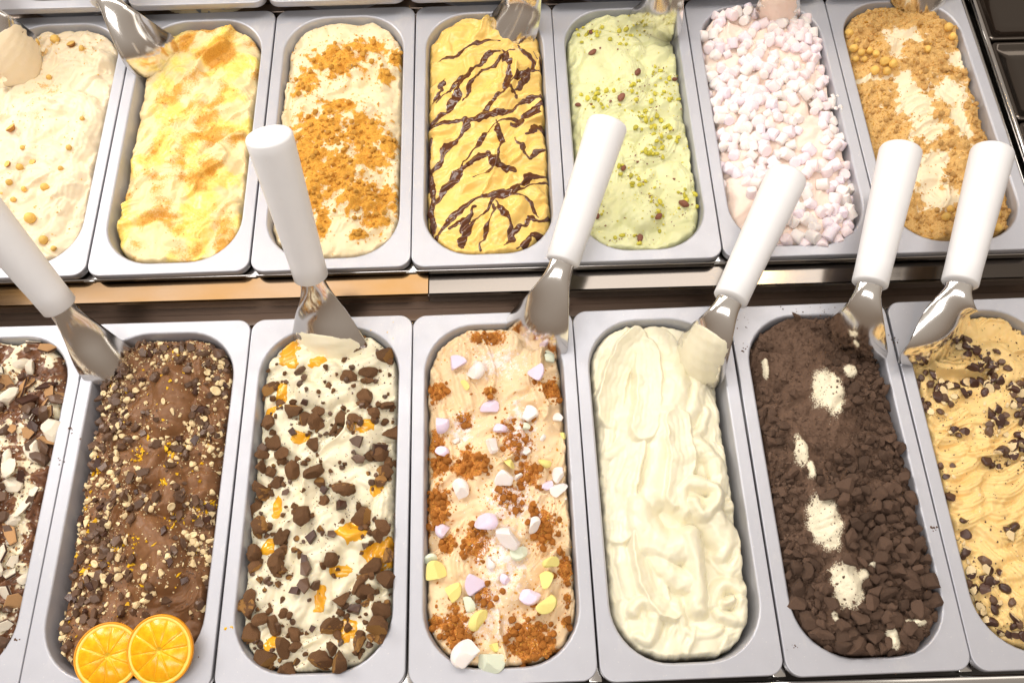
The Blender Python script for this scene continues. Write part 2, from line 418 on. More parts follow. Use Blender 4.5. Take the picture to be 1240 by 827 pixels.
    def edge_dist(s):
        r = IN_R; cy = (s.y0+s.y1)/2; hh = (s.y0-s.y1)/2
        qx = np.abs(s.X)-(s.hw-r); qy = np.abs(s.Y-cy)-(hh-r)
        d = np.hypot(np.maximum(qx, 0), np.maximum(qy, 0))+np.minimum(np.maximum(qx, qy), 0)-r
        l, rr, t, b = s.edge
        ins = np.where(s.X < 0, l, rr)*sstep(.55, .95, np.abs(s.X)/s.hw)
        q = (s.Y-cy)/hh; ins = ins + np.where(q > 0, t, b)*sstep(.8, .98, np.abs(q))
        return -d - ins*MM + s.ragged*MM*fbm(s.X, s.Y, .012, 3, s.seed+5)
    def finish(s, mat, label, group=None, smooth=0, fine=.25, name="gelato"):
        e = s.edge_dist(); Rr = s.roll*MM
        nf = s.folds
        if nf:
            ang = s.fang; cx, sx_ = math.cos(ang), math.sin(ang); U = s.wx*cx+s.wy*sx_; Vv = -s.wx*sx_+s.wy*cx
            U = U+.010*fbm(U, Vv, .045, 2, s.seed+61); Vv = Vv+.010*fbm(U, Vv, .045, 2, s.seed+62)
            b = np.abs(noise2(U/.046, Vv/.025, s.seed+63)); b2 = np.abs(noise2(U/.020, Vv/.011, s.seed+64))
            s.H = s.H + nf*MM*(1.0*(np.minimum(b, .55)-.22) + .22*(np.minimum(b2, .5)-.2))
        t = np.clip(e/Rr, 0, 1); k = np.sqrt(np.clip(1-(1-t)**2.2, 0, 1))
        s.H = s.H + fine*MM*fbm(s.X, s.Y, .0045, 2, s.seed+31)
        for _ in range(smooth):
            s.H[1:-1, 1:-1] = .5*s.H[1:-1, 1:-1] + .125*(s.H[:-2, 1:-1]+s.H[2:, 1:-1]+s.H[1:-1, :-2]+s.H[1:-1, 2:])
        low = -.045; s.H = np.where(e > 0, low+(s.H-low)*k, low-.002); s.e = e
        s.gx = np.gradient(s.H, s.ys, s.xs)
        V = np.stack([s.X, s.Y, s.H], -1).reshape(-1, 3)
        me = bpy.data.meshes.new(name); nv = len(V); me.vertices.add(nv); me.vertices.foreach_set('co', V.astype(np.float32).ravel())
        idx = np.arange(nv).reshape(s.ny, s.nx)
        keep = (np.maximum.reduce([e[:-1, :-1], e[1:, :-1], e[:-1, 1:], e[1:, 1:]]) > -.001)
        Q = np.stack([idx[:-1, :-1], idx[:-1, 1:], idx[1:, 1:], idx[1:, :-1]], -1)[keep]
        add_quads(me, Q)
        for n, a in s.mask.items():
            at_ = me.attributes.new(n, 'FLOAT', 'POINT'); at_.data.foreach_set('value', a.astype(np.float32).ravel())
        me.materials.append(mat); me.update()
        s.o = obj(name, me, None, tuple(s.P['c']), s.P['r']); tag(s.o, label, "gelato", group or "gelato flavours in the pans")
        s.bins = {}
        return s.o
    def layer(s, field, thr, thick, mat, name, label=None, bumpy=0.0, kind=None):
        """sauce lying on the gelato: faces where field > thr, thickening inwards, dipping under the surface at its rim"""
        f = (field-thr); T = np.clip(f/.25, -1, 1)
        h = s.H + thick*MM*(np.where(T > 0, np.sqrt(np.clip(T, 0, 1)), T*1.2)) - .05*MM
        if bumpy: h = h + bumpy*MM*fbm(s.X, s.Y, .003, 2, s.seed+91)*(T > 0)
        ok = (np.maximum.reduce([f[:-1, :-1], f[1:, :-1], f[:-1, 1:], f[1:, 1:]]) > 0) & (s.e[:-1, :-1] > .001)
        idx = np.arange(s.nx*s.ny).reshape(s.ny, s.nx)
        Q = np.stack([idx[:-1, :-1], idx[:-1, 1:], idx[1:, 1:], idx[1:, :-1]], -1)[ok]
        u, inv = np.unique(Q, return_inverse=True); V = np.stack([s.X, s.Y, h], -1).reshape(-1, 3)[u]
        Q = inv.reshape(-1, 4); par = list(range(len(V)))
        def find(i):
            while par[i] != i: par[i] = par[par[i]]; i = par[i]
            return i
        for q0, q1, q2, q3 in Q.tolist():
            r0 = find(q0)
            for v in (q1, q2, q3): par[find(v)] = r0
        root = np.array([find(i) for i in range(len(V))]); fr = root[Q[:, 0]]; out = []
        for k in np.unique(fr):
            q = Q[fr == k]
            if len(q) < 30: continue
            uu, iv = np.unique(q, return_inverse=True)
            me = bpy.data.meshes.new(name); me.vertices.add(len(uu)); me.vertices.foreach_set('co', V[uu].astype(np.float32).ravel())
            add_quads(me, iv.reshape(-1, 4)); me.materials.append(mat); me.update()
            o = obj(name, me, s.o); out.append(o)
            if label: o['label'] = label
            if kind: o['kind'] = kind
        return out
    # --- sampling
    def h(s, x, y):
        i = int(np.clip(round((x+s.hw)/(2*s.hw)*(s.nx-1)), 0, s.nx-1)); j = int(np.clip(round((y-s.y1)/(s.y0-s.y1)*(s.ny-1)), 0, s.ny-1))
        return s.H[j, i], s.gx[1][j, i], s.gx[0][j, i], s.e[j, i]
    def hit(s, px, py):
        z = 0.0
        for _ in range(8):
            q = s.loc(px, py, z); z = .5*z+.5*max(-.03, s.h(*q)[0])
        return q
    def put(s, me, x, y, size, name, sink=.2, lean=.6, spin=None, parent=None, flat=(1, 1, 1), label=None, tiltr=.5, up=0.0):
        z, gx, gy, e = s.h(x, y)
        if e < -.002: return None
        n = Vector((-gx*lean, -gy*lean, 1)); n += Vector((R.uniform(-1, 1), R.uniform(-1, 1), 0))*tiltr; n.normalize()
        o = bpy.data.objects.new(name, me); COL.objects.link(o); o.parent = s.o
        q = n.to_track_quat('Z', 'Y').to_matrix() @ Matrix.Rotation(R.uniform(0, 6.28) if spin is None else spin, 3, 'Z')
        hz = size*flat[2]
        M = Matrix.Translation((x, y, z + hz*(.5-sink)+up)) @ q.to_4x4() @ Matrix.Diagonal((size*flat[0], size*flat[1], size*flat[2], 1))
        o.matrix_local = M
        if label: o['label'] = label
        return o
    def scatter(s, W, n, mind, emin=.001):
        """n points drawn from a weight field with a minimum spacing (m)"""
        w = (W*(s.e > emin)).ravel(); w = w/w.sum(); idx = rng.choice(len(w), size=min(len(w), n*6), p=w)
        out = []; cell = {}; g = max(mind, 1e-5)
        for i in idx:
            j, k = divmod(int(i), s.nx); x, y = s.xs[k]+R.uniform(-.5, .5)*s.step, s.ys[j]+R.uniform(-.5, .5)*s.step
            c = (int(x/g), int(y/g))
            if mind > 0 and any((x-a)**2+(y-b)**2 < mind*mind for dx in (-1, 0, 1) for dy in (-1, 0, 1) for a, b in cell.get((c[0]+dx, c[1]+dy), ())): continue
            cell.setdefault(c, []).append((x, y)); out.append((x, y))
            if len(out) >= n: break
        return out
    def crumbs(s, W, n, size, mats, name, seed=0, sink=.25, aspect=1.0, kind='stuff', emin=.001):
        """thousands of tiny pieces joined in one mesh"""
        pts = s.scatter(W, n, 0, emin); n = len(pts); P = np.array(pts)
        r = np.random.default_rng(seed)
        T = np.array([[1, 0, 0], [-1, 0, 0], [0, 1, 0], [0, -1, 0], [0, 0, 1], [0, 0, -1]], float)*.5
        Fc = np.array([[0, 2, 4], [2, 1, 4], [1, 3, 4], [3, 0, 4], [2, 0, 5], [1, 2, 5], [3, 1, 5], [0, 3, 5]])
        sz = np.exp(r.normal(0, .38, n))*size; a = r.uniform(0, 6.28, n); sx = r.uniform(.6, 1.3, n)*aspect; sy = r.uniform(.6, 1.2, n)
        V = np.repeat(T[None], n, 0) + r.uniform(-.2, .2, (n, 6, 3)); V = V*np.stack([sx, sy, r.uniform(.6, 1, n)], -1)[:, None, :]*sz[:, None, None]
        b = r.uniform(-.8, .8, n); cb, sb = np.cos(b)[:, None], np.sin(b)[:, None]
        V = np.stack([V[..., 0], V[..., 1]*cb-V[..., 2]*sb, V[..., 1]*sb+V[..., 2]*cb], -1)
        ca, sa = np.cos(a)[:, None], np.sin(a)[:, None]
        V = np.stack([V[..., 0]*ca-V[..., 1]*sa, V[..., 0]*sa+V[..., 1]*ca, V[..., 2]], -1)
        hh = np.array([s.h(x, y)[0] for x, y in pts]); V += np.stack([P[:, 0], P[:, 1], hh+sz*(.4-sink)], -1)[:, None, :]
        F = (Fc[None]+(np.arange(n)*6)[:, None, None]).reshape(-1, 3)
        me = bpy.data.meshes.new(name); me.vertices.add(n*6); me.vertices.foreach_set('co', V.astype(np.float32).ravel())
        add_tris(me, F)
        if not isinstance(mats, (list, tuple)): mats = [mats]
        for m in mats: me.materials.append(m)
        if len(mats) > 1: me.polygons.foreach_set('material_index', np.repeat(r.integers(0, len(mats), n), 8).astype(np.int32))
        me.update(); o = obj(name, me, s.o); o['kind'] = kind; return o
def add_quads(me, Q): _polys(me, Q, 4, True)
def add_tris(me, Q): _polys(me, Q, 3, False)
def _polys(me, Q, k, smooth):
    n = len(Q); me.loops.add(n*k); me.loops.foreach_set('vertex_index', Q.astype(np.int32).ravel())
    me.polygons.add(n); me.polygons.foreach_set('loop_start', (np.arange(n)*k).astype(np.int32))
    me.polygons.foreach_set('use_smooth', np.full(n, smooth)); me.update(calc_edges=True)

# ------------------------------------------------------------------ topping pieces (unit size, centred)
def rock(seed, mats, sub=2, planes=6, jag=.12, cut=.36, smooth=False, two=None):
    r = random.Random(seed); bm = bmesh.new(); bmesh.ops.create_icosphere(bm, subdivisions=sub, radius=.5)
    nr = [(Vector((r.gauss(0, 1), r.gauss(0, 1), r.gauss(0, 1))).normalized(), cut*r.uniform(.75, 1.15)) for _ in range(planes)]
    for v in bm.verts:
        for n, d in nr:
            k = v.co.dot(n)-d
            if k > 0: v.co -= n*k
        v.co *= 1+r.uniform(-jag, jag)
    me = bpy.data.meshes.new("piece"); bm.to_mesh(me); bm.free()
    if not isinstance(mats, (list, tuple)): mats = [mats]
    for m in mats: me.materials.append(m)
    if len(mats) > 1:
        ax = two or nr[0][0]
        me.polygons.foreach_set('material_index', [1 if Vector(p.normal).dot(Vector(ax)) > .62 else 0 for p in me.polygons])
    me.polygons.foreach_set('use_smooth', [True]*len(me.polygons)); me.set_sharp_from_angle(angle=math.radians(60 if smooth else 24)); return me
def shard(seed, mats, n=5, th=.3, side=0):
    r = random.Random(seed); a0 = r.uniform(0, 6)
    P = [(.5*r.uniform(.6, 1.05)*math.cos(a0+6.283*(i+r.uniform(-.25, .25))/n), .5*r.uniform(.6, 1.05)*math.sin(a0+6.283*(i+r.uniform(-.25, .25))/n)) for i in range(n)]
    V = [(x*.93, y*.93, -th/2) for x, y in P]+[(x, y, -th*.3) for x, y in P]+[(x, y, th*.3) for x, y in P]+[(x*.93, y*.93, th/2+r.uniform(-.05, .05)) for x, y in P]
    F = [tuple(range(n-1, -1, -1)), tuple(range(3*n, 4*n))]; mi = [0, 0]
    for k in range(3):
        for i in range(n):
            j = (i+1) % n; F.append((k*n+i, k*n+j, (k+1)*n+j, (k+1)*n+i)); mi.append(side if k == 1 else 0)
    return mesh("piece", V, F, mats, False, mi)
def pillow(seed, mat, squash=.8, seg=10):
    """a little barrel of marshmallow"""
    r = random.Random(seed); V = []; F = []; prof = [(.38, -.5), (.47, -.47), (.5, -.40), (.5, 0), (.5, .40), (.47, .47), (.38, .5)]
    for k, (a, z) in enumerate(prof):
        for i in range(seg):
            t = 6.283*i/seg; q = a*(1+.06*math.sin(2*t+seed)+r.uniform(-.03, .03)); V.append((q*math.cos(t), q*math.sin(t), z*squash*(1+.05*math.sin(t*3+seed))))
    n = seg
    for k in range(len(prof)-1):
        for i in range(n):
            j = (i+1) % n; F.append((k*n+i, k*n+j, (k+1)*n+j, (k+1)*n+i))
    F.append(tuple(range(n-1, -1, -1))); F.append(tuple((len(prof)-1)*n+i for i in range(n)))
    return mesh("piece", V, F, mat, True)
def nut_half(seed, mats, hollow=True, seg=10):
    """half a nut, cut face up, dished"""
    r = random.Random(seed); el = r.uniform(1.0, 1.35)
    prof = [(.02, -.36), (.30, -.30), (.47, -.08), (.5, .06), (.42, .12), (.24, .02 if hollow else .10), (.02, -.02 if hollow else .09)]
    V = []; F = []; mi = []
    for a, z in prof:
        for i in range(seg):
            t = 6.283*i/seg; V.append((a*math.cos(t)*el, a*math.sin(t), z+r.uniform(-.02, .02)))
    for k in range(len(prof)-1):
        for i in range(seg):
            j = (i+1) % seg; F.append((k*seg+i, k*seg+j, (k+1)*seg+j, (k+1)*seg+i)); mi.append(1 if k < 3 else 0)
    F.append(tuple((len(prof)-1)*seg+i for i in range(seg))); mi.append(0)
    return mesh("piece", V, F, mats, True, mi)

# topping materials
T_COOKIE = piece_mat("dark_cookie", [(78, 58, 47), (110, 86, 71), (138, 113, 95)], 420, .85, 1.0, .0012, vary=.45)
T_BROWN = piece_mat("brownie", [(84, 54, 36), (130, 92, 62), (198, 152, 102)], 420, .7, 1.0, .0016, vary=.4)
T_BROWNIN = piece_mat("brownie_crumb", [(120, 76, 40), (190, 138, 76), (220, 172, 108)], 420, .8, 1.0, .0014, vary=.25)
T_CHOC = piece_mat("chocolate", [(72, 50, 37), (98, 72, 54), (124, 96, 76)], 150, .38, .2, .0004, vary=.35, spec=.5)
T_CHOCD = piece_mat("dark_chocolate", [(62, 38, 30), (84, 56, 44)], 150, .35, .2, .0004, vary=.3, spec=.5)
T_NUT = piece_mat("pale_nut", [(206, 160, 96), (238, 214, 166), (246, 232, 200)], 300, .6, .4, .0004, .15, vary=.22)
T_NUTSK = piece_mat("nut_skin", [(150, 92, 44), (196, 142, 78)], 300, .6, .4, .0004, vary=.3)
T_HAZ = piece_mat("roasted_hazelnut", [(214, 164, 74), (240, 204, 120)], 200, .5, .3, .0004, .1, vary=.25)
T_ZEST = piece_mat("orange_zest", [(236, 170, 20), (246, 206, 40)], 300, .5, .2, .0004, vary=.2)
T_PIS = piece_mat("pistachio_nut", [(140, 132, 30), (196, 186, 62), (222, 206, 96)], 300, .5, .4, .0004, vary=.35)
T_PISSK = piece_mat("pistachio_skin", [(92, 54, 50), (150, 96, 70)], 300, .5, .4, .0004, vary=.3)
T_MW = piece_mat("white_marshmallow", [(238, 228, 224), (243, 237, 233)], 120, .7, .15, .0003, .4, vary=.06)
T_MP = piece_mat("pink_marshmallow", [(241, 222, 224), (245, 231, 232)], 120, .7, .15, .0003, .4, vary=.06)
T_ML = piece_mat("lilac_marshmallow", [(239, 224, 232), (243, 231, 237)], 120, .7, .15, .0003, .4, vary=.08)
T_MLD = piece_mat("lilac_candy", [(224, 206, 226), (234, 219, 236)], 160, .7, .2, .0004, .3, vary=.08)
T_MYE = piece_mat("yellow_candy", [(230, 214, 120), (242, 230, 156)], 160, .7, .2, .0004, .3, vary=.1)
T_MMI = piece_mat("mint_candy", [(214, 222, 196), (232, 236, 218)], 160, .7, .2, .0004, .3, vary=.08)
T_BISC = piece_mat("caramel_biscuit", [(140, 78, 26), (190, 118, 46), (222, 156, 78)], 380, .8, 1.0, .0009, vary=.3)
T_GOLD = piece_mat("golden_crumb", [(176, 118, 36), (214, 158, 66), (232, 184, 100)], 380, .8, .9, .0008, vary=.2)
T_TAN = piece_mat("tan_crumb", [(176, 130, 70), (210, 164, 98), (230, 192, 130)], 380, .8, .9, .0008, vary=.25)
T_MER = piece_mat("white_meringue", [(226, 210, 184), (246, 238, 222)], 120, .75, .5, .0008, .2, vary=.12)
T_WAF = piece_mat("wafer", [(170, 122, 78), (206, 164, 116)], 220, .75, .6, .0006, vary=.25)
T_SUG = piece_mat("white_sugar", [(240, 230, 222), (250, 246, 242)], 200, .7, .2, .0003, .2, vary=.05)
m = NT("chocolate_sauce"); M_CSAUCE = m.fin(m.mix(m.noise(120), lin((66, 34, 16)), lin((104, 58, 26))), .12, spec=.6)
m = NT("caramel_sauce"); M_CAR = m.fin(m.mix(m.noise(90), lin((228, 156, 20)), lin((244, 190, 60))), .08, sss=.5, spec=.6)

def variants(fn, n, *a, **k):
    return [fn(100+i*7, *a, **k) for i in range(n)]
V_COOKIE = variants(rock, 12, T_COOKIE, 3, 9, .028, .27)
V_BROWN = variants(rock, 8, T_BROWN, 3, 8, .075, .30)
V_BROWN2 = [rock(300+i, [T_BROWN, T_BROWNIN], 3, 7, .065, .28) for i in range(6)]
V_CHOCR = variants(rock, 8, T_CHOC, 2, 8, .04, .32)
V_CHOCS = variants(shard, 8, T_CHOC, 5, .28)
V_CHOCB = [shard(500+i, T_CHOCD, 4, .42) for i in range(5)]
V_NUTR = variants(rock, 8, T_NUT, 2, 8, .05, .28)
V_NUTH = [nut_half(20+i, [T_NUT, T_NUTSK]) for i in range(5)]
V_HAZH = [nut_half(40+i, [T_HAZ, T_NUTSK]) for i in range(5)]
V_HAZR = [rock(900+i, T_HAZ, 3, 3, .01, .40, True) for i in range(5)]
V_PIS = variants(rock, 7, T_PIS, 2, 6, .06, .36)
V_PISK = [nut_half(60+i, [T_PIS, T_PISSK], False) for i in range(4)]
V_PISD = variants(rock, 3, T_PISSK, 2, 5, .04, .40)
V_MW = variants(pillow, 4, T_MW, .9); V_MP = variants(pillow, 4, T_MP, .9); V_ML = variants(pillow, 4, T_ML, .9)
def candy(mat, s0): return [rock(s0+i, mat, 3, 5, .008, .25) for i in range(5)]
V_CW, V_CL, V_CY, V_CM = candy(T_MW, 700), candy(T_MLD, 720), candy(T_MYE, 740), candy(T_MMI, 760)
V_BISC = variants(rock, 7, T_BISC, 2, 6, .09, .34)
V_GOLD = variants(rock, 6, T_GOLD, 2, 6, .09, .34)
V_TAN = variants(rock, 6, T_TAN, 2, 5, .10, .40)
V_ALM = [rock(800+i, [T_CHOCD, T_NUT], 3, 3, .03, .24) for i in range(8)]
V_MER = variants(rock, 7, T_MER, 2, 6, .07, .34)
V_WAF = [shard(600+i, [T_MER, T_CHOCD], 5, .34, 1) for i in range(6)]
V_WAF2 = [shard(650+i, [T_WAF, T_CHOCD], 5, .30, 1) for i in range(4)]

def crop(ox, oy, sc, lst):
    return [(ox+a[0]/sc, oy+a[1]/sc)+tuple(v/sc if isinstance(v, (int, float)) else v for v in a[2:]) for a in lst]
PXM = 1/1250.0      # about one photo pixel in metres on the front row

# ============ L5 plain cream
G = "gelato flavours in the pans"
f = Food('L5', .00085, base=-20, dome=12, seed=5, warp=2.2, ragged=1.5, roll=6, folds=3, fang=1.1, amp=1.6, ridk=.55, edge=(0,5,1,3))
f.random_strokes(12, 70, 50, 44, 14, -9, 6, (4.4, .8), 3)
S = f.stroke
S([(722, 610), (728, 560), (738, 510)], 13, (-8, -5), 5, (4.4, 1.0), skew=-3); S([(740, 600), (748, 560), (756, 520)], 12, (-6, -3), 5, (4.2, .9), skew=-3)
S([(722, 500), (728, 440), (756, 400)], 15, (-7, -1), 6, (4.4, .7), skew=3); S([(740, 500), (748, 450), (772, 412)], 12, (-5, 1), -1.5, (4.6, .7), skew=3)
S([(735, 548), (760, 530), (785, 500)], 10, (-4, -1), 5, None, skew=-3)
S([(858, 560), (866, 510), (852, 470)], 12, (-7, -5), 5, (3.8, 1.0)); S([(872, 612), (878, 575), (866, 540)], 12, (-7, -5), 5, (3.4, 1.1))
S([(900, 640), (892, 610), (880, 585)], 10, (-8, -6), 5, (3.2, 1.0))
S([(790, 408), (812, 440), (806, 500)], 19, (-1, 4), 6, None, skew=2); S([(782, 420), (786, 470), (780, 520)], 12, (0, 3), -1.2, (5, .5))
S([(830, 445), (850, 470), (828, 512)], 12, (-3, 1), 6, None, skew=-3); S([(855, 492), (850, 515), (828, 530)], 8, (-3, 0), 5, None)
S([(764, 540), (752, 590), (748, 640)], 14, (-2, -5), -1.5, (4.4, .9), skew=4); S([(775, 640), (762, 600), (770, 560)], 11, (-4, 0), 5, (4, .7), skew=3)
S([(800, 500), (796, 545), (790, 600)], 16, (3, 4), 7, None, skew=2); S([(820, 510), (826, 550), (820, 600)], 12, (3, 5), -1.2, (5, .5), skew=-2)
S([(735, 640), (742, 690), (755, 735)], 13, (-7, -7), 5, (4, .9)); S([(755, 650), (764, 690), (770, 720)], 11, (-5, -4), 6, None, skew=-3)
S([(820, 552), (838, 532), (860, 550)], 9, (2, 2), 5, (4, .5)); S([(848, 545), (866, 560), (872, 590)], 9, (1, 0), 5, (3.6, .6))
S([(780, 610), (795, 650), (830, 655)], 16, (4, 6), 7, None, skew=-3); S([(800, 665), (815, 690), (835, 700)], 12, (2, 3), 5, None, skew=-3)
S([(785, 655), (792, 700), (812, 730)], 14, (-2, -3), -1.5, (5, .5), skew=-4)
S([(815, 600), (848, 622), (876, 650)], 17, (5, 3), 7, None, skew=3); S([(868, 625), (882, 650), (872, 672)], 10, (4, 1), 7, None)
S([(862, 672), (890, 688), (894, 650)], 11, (-3, -1), 6, (3.4, .8)); S([(906, 650), (904, 690), (900, 725)], 12, (-8, -7), 5, (3.2, 1.1))
S([(858, 745), (880, 768), (905, 740)], 11, (-4, -4), 6, (3.4, .8)); S([(866, 730), (874, 706), (898, 712)], 9, (-1, 0), 6, (3.2, .5)); S([(900, 725), (894, 748), (872, 742)], 8, (0, 1), 6, None)
S([(880, 730), (888, 727)], 5, (3, 3), 6, None)
S([(755, 735), (762, 765), (790, 785)], 12, (-5, -6), 6, None); S([(772, 770), (790, 775), (797, 748)], 8, (-3, 0), 6, None, skew=3); S([(768, 740), (780, 728), (795, 735)], 7, (0, 1), 6, None)
S([(838, 752), (842, 775), (874, 788)], 13, (-5, -7), 6, (4, .8)); S([(815, 735), (822, 765), (810, 792)], 10, (-1, -6), 7, None, skew=4); S([(832, 758), (850, 766), (872, 762)], 8, (-2, -2), 6, None, skew=-3)
S([(880, 772), (866, 784), (846, 784)], 9, (-3, -6), 5, (3.6, .6))
S([(834, 650), (842, 695), (846, 735)], 11, (9, 3), 8, None, skew=3)
S([(832, 618), (830, 590), (852, 585)], 8, (7, 8), 6, None); S([(852, 585), (868, 592), (862, 612)], 7.5, (8, 9), 6, None); S([(862, 612), (850, 622), (842, 608)], 6.5, (9, 11), 6, None)
m5 = gelato_mat("cream_gelato", ((229, 221, 192), (237, 231, 208)), rough=.30, spec=.5, sss=.25, rad=(1, .85, .45), bump=.12)
f.finish(m5, "plain pale cream gelato in thick swirls without any topping", G, 1, .12)
F5 = f

# ============ L3 brownies on white
f = Food('L3', base=-18, dome=14, seed=3, warp=1.8)
f.random_strokes(22, 55, 45, 46, 15, -3, 7, (6, .5), 8)
f.stroke([(352, 440), (370, 432), (398, 452)], 17, (0, 4), 9, None); f.stroke([(362, 460), (385, 478), (420, 470)], 15, (3, 5), 8)
f.stroke([(400, 480), (425, 500), (440, 520)], 20, (-1, 2), 8); f.stroke([(340, 500), (370, 540), (420, 545)], 20, (0, 2), 8)
f.stroke([(440, 575), (460, 600), (455, 640)], 15, (0, -1), 8, (4, .8)); f.stroke([(345, 590), (360, 640), (330, 690)], 17, (2, 0), 8)
f.stroke([(395, 630), (380, 680), (350, 740)], 22, (6, 2), 10, (7, .3)); f.stroke([(400, 640), (430, 655), (455, 650)], 12, (4, 1), 7, skew=4)
f.stroke([(380, 740), (395, 780), (430, 780)], 18, (0, -3), 8); f.stroke([(410, 690), (440, 700), (440, 760)], 16, (0, -2), 8)
m3 = gelato_mat("white_gelato", ((232, 221, 188), (239, 231, 207)), rough=.38, sss=.25, rad=(1, .85, .45), bump=.12)
f.finish(m3, "white gelato with brownie chunks, chocolate flakes and orange caramel sauce", G, 1, .12)
sauce = crop(270, 370, 1.808, [(145, 112, 22, 30), (105, 232, 16), (310, 265, 20, 16), (170, 292, 20, 14), (285, 498, 26, 22), (100, 528, 18), (345, 542, 34, 26), (260, 580, 22, 10), (275, 712, 20, 24), (120, 440, 12, 22), (108, 740, 14), (215, 645, 12, 30), (340, 400, 14, 20), (130, 190, 12, 30), (210, 125, 20, 12)])
fld = f.blobs(sauce, -.004, 1.15) + .30*fbm(f.X, f.Y, .010, 3, 33); f.layer(fld, .46, .8, M_CAR, "caramel_sauce")
br = crop(270, 370, 1.808, [(292, 65, 34), (275, 160, 38), (320, 150, 38), (355, 110, 38), (105, 185, 34), (160, 230, 48), (315, 205, 40), (100, 262, 34), (205, 255, 40), (265, 250, 42), (372, 282, 40), (115, 300, 42), (345, 320, 48), (200, 305, 34), (85, 355, 38), (150, 365, 46), (200, 368, 38), (355, 372, 38), (265, 400, 56), (225, 430, 28), (90, 410, 48), (180, 460, 54), (70, 445, 40), (305, 465, 48), (85, 480, 36), (350, 485, 40), (130, 510, 36), (70, 550, 40), (115, 565, 42), (237, 552, 36), (325, 575, 46), (360, 605, 40), (315, 630, 42), (260, 645, 34), (55, 665, 62), (345, 665, 46), (115, 700, 36), (65, 720, 48), (240, 705, 40), (335, 705, 48), (300, 738, 32), (160, 718, 36), (135, 748, 40), (95, 770, 44), (215, 780, 44), (255, 778, 50), (145, 800, 38), (120, 385, 30), (130, 325, 34), (330, 235, 32), (245, 275, 28), (85, 330, 30), (365, 345, 30), (340, 500, 34), (360, 550, 30), (85, 690, 34), (290, 250, 30), (180, 250, 30), (345, 385, 26), (70, 575, 30), (130, 580, 28), (60, 640, 32), (360, 220, 28), (125, 215, 24), (345, 720, 34)])
for i, b in enumerate(br):
    q = f.hit(b[0], b[1]); me = (V_BROWN2+V_BROWN+V_BROWN2)[i % 20]
    sz = min(b[2]*1.0, 24)
    f.put(me, q[0], q[1], sz*MM, "brownie_chunk", .25, .5, tiltr=.5, flat=(1, R.uniform(.75, .95), R.uniform(.6, .85)))
    if i % 2 == 0: f.put(R.choice(V_BROWN2+V_BROWN), q[0]+R.uniform(-1, 1)*sz*.5*MM, q[1]+R.uniform(-1, 1)*sz*.5*MM, sz*R.uniform(.5, .8)*MM, "brownie_chunk", .2, .5, tiltr=.7, flat=(1, .85, .7))
sq = crop(270, 370, 1.808, [(170, 147, 26), (186, 577, 28), (196, 508, 24), (180, 612, 32), (205, 616, 24), (295, 300, 30), (262, 440, 26), (345, 318, 34), (90, 318, 30), (155, 278, 18), (300, 340, 28), (225, 405, 20), (140, 410, 18), (240, 500, 18), (180, 555, 18), (160, 625, 22), (290, 665, 26), (198, 708, 14), (180, 215, 16), (68, 440, 34), (120, 705, 24)])
for b in sq:
    q = f.hit(b[0], b[1]); f.put(R.choice(V_CHOCB+V_CHOCS), q[0], q[1], b[2]*1.0*MM, "chocolate_piece", .15, .8, tiltr=.3)
near = f.blobs([(b[0], b[1], b[2]*.9) for b in br], -.004)
for x, y in f.scatter(near*.9+.05, 300, .003): f.put(R.choice(V_BROWN+V_BROWN2+V_CHOCR), x, y, R.uniform(3.5, 9)*MM, "brownie_crumb", .25)
f.crumbs(near*.5+.25*(fbm(f.X, f.Y, .03, 2, 4) > .1)+.05, 1300, 1.1*MM, [T_BROWN, T_CHOC], "chocolate_flecks", 3)
F3 = f

# ============ L4 peach with candy marshmallows and biscuit
f = Food('L4', base=-17, dome=13, seed=4, warp=1.8)
f.random_strokes(20, 75, 30, 60, 16, -3, 7, (4.2, .8), 4)
f.stroke([(560, 410), (600, 420), (640, 430)], 22, (-4, -3), 8, (5, .3)); f.stroke([(545, 470), (555, 500), (545, 540)], 16, (-4, -4), 7, (3.6, .9))
f.stroke([(672, 590), (668, 630), (640, 680)], 20, (-4, -2), 8, (3.6, 1.1)); f.stroke([(690, 700), (680, 750), (650, 780)], 18, (-6, -6), 7, (3.2, 1.2))
f.stroke([(585, 560), (600, 640), (610, 720)], 28, (3, 3), 8, (9, .3)); f.stroke([(540, 720), (560, 760), (590, 790)], 18, (-6, -6), 7)
bc = crop(480, 370, 1.808, [(90, 190, 22), (340, 178, 30, 24), (150, 248, 18), (205, 190, 14), (265, 300, 34), (160, 352, 48, 34), (95, 350, 26, 30), (290, 368, 30), (250, 425, 38, 30), (90, 440, 30, 46), (175, 520, 34, 40), (320, 485, 34, 44), (110, 520, 24, 20), (370, 572, 20, 30), (85, 690, 18), (130, 705, 34, 44), (290, 730, 52, 48), (150, 745, 30), (375, 640, 10), (335, 752, 22), (212, 70, 26, 18), (85, 300, 22, 30), (180, 75, 20, 12), (370, 690, 10), (190, 640, 22, 26), (240, 270, 20), (60, 460, 14, 60)])
wb = np.clip(f.blobs(bc, -.002), 0, 1); powd = f.blobs([(610, 680, 50, 70), (600, 440, 60, 30), (630, 520, 30, 60), (620, 610, 50, 40), (590, 750, 40, 40), (560, 520, 30, 30)], -.002)
f.mask['biscuit'] = wb*1.0+.05 + .28*fbm(f.X, f.Y, .008, 3, 41) - .05
f.mask['sugar'] = powd*.62 + .22*fbm(f.X, f.Y, .006, 3, 42)-.06
f.H += MM*1.3*sstep(.35, .7, f.mask['biscuit'])*(1+.8*fbm(f.X, f.Y, .004, 2, 43))
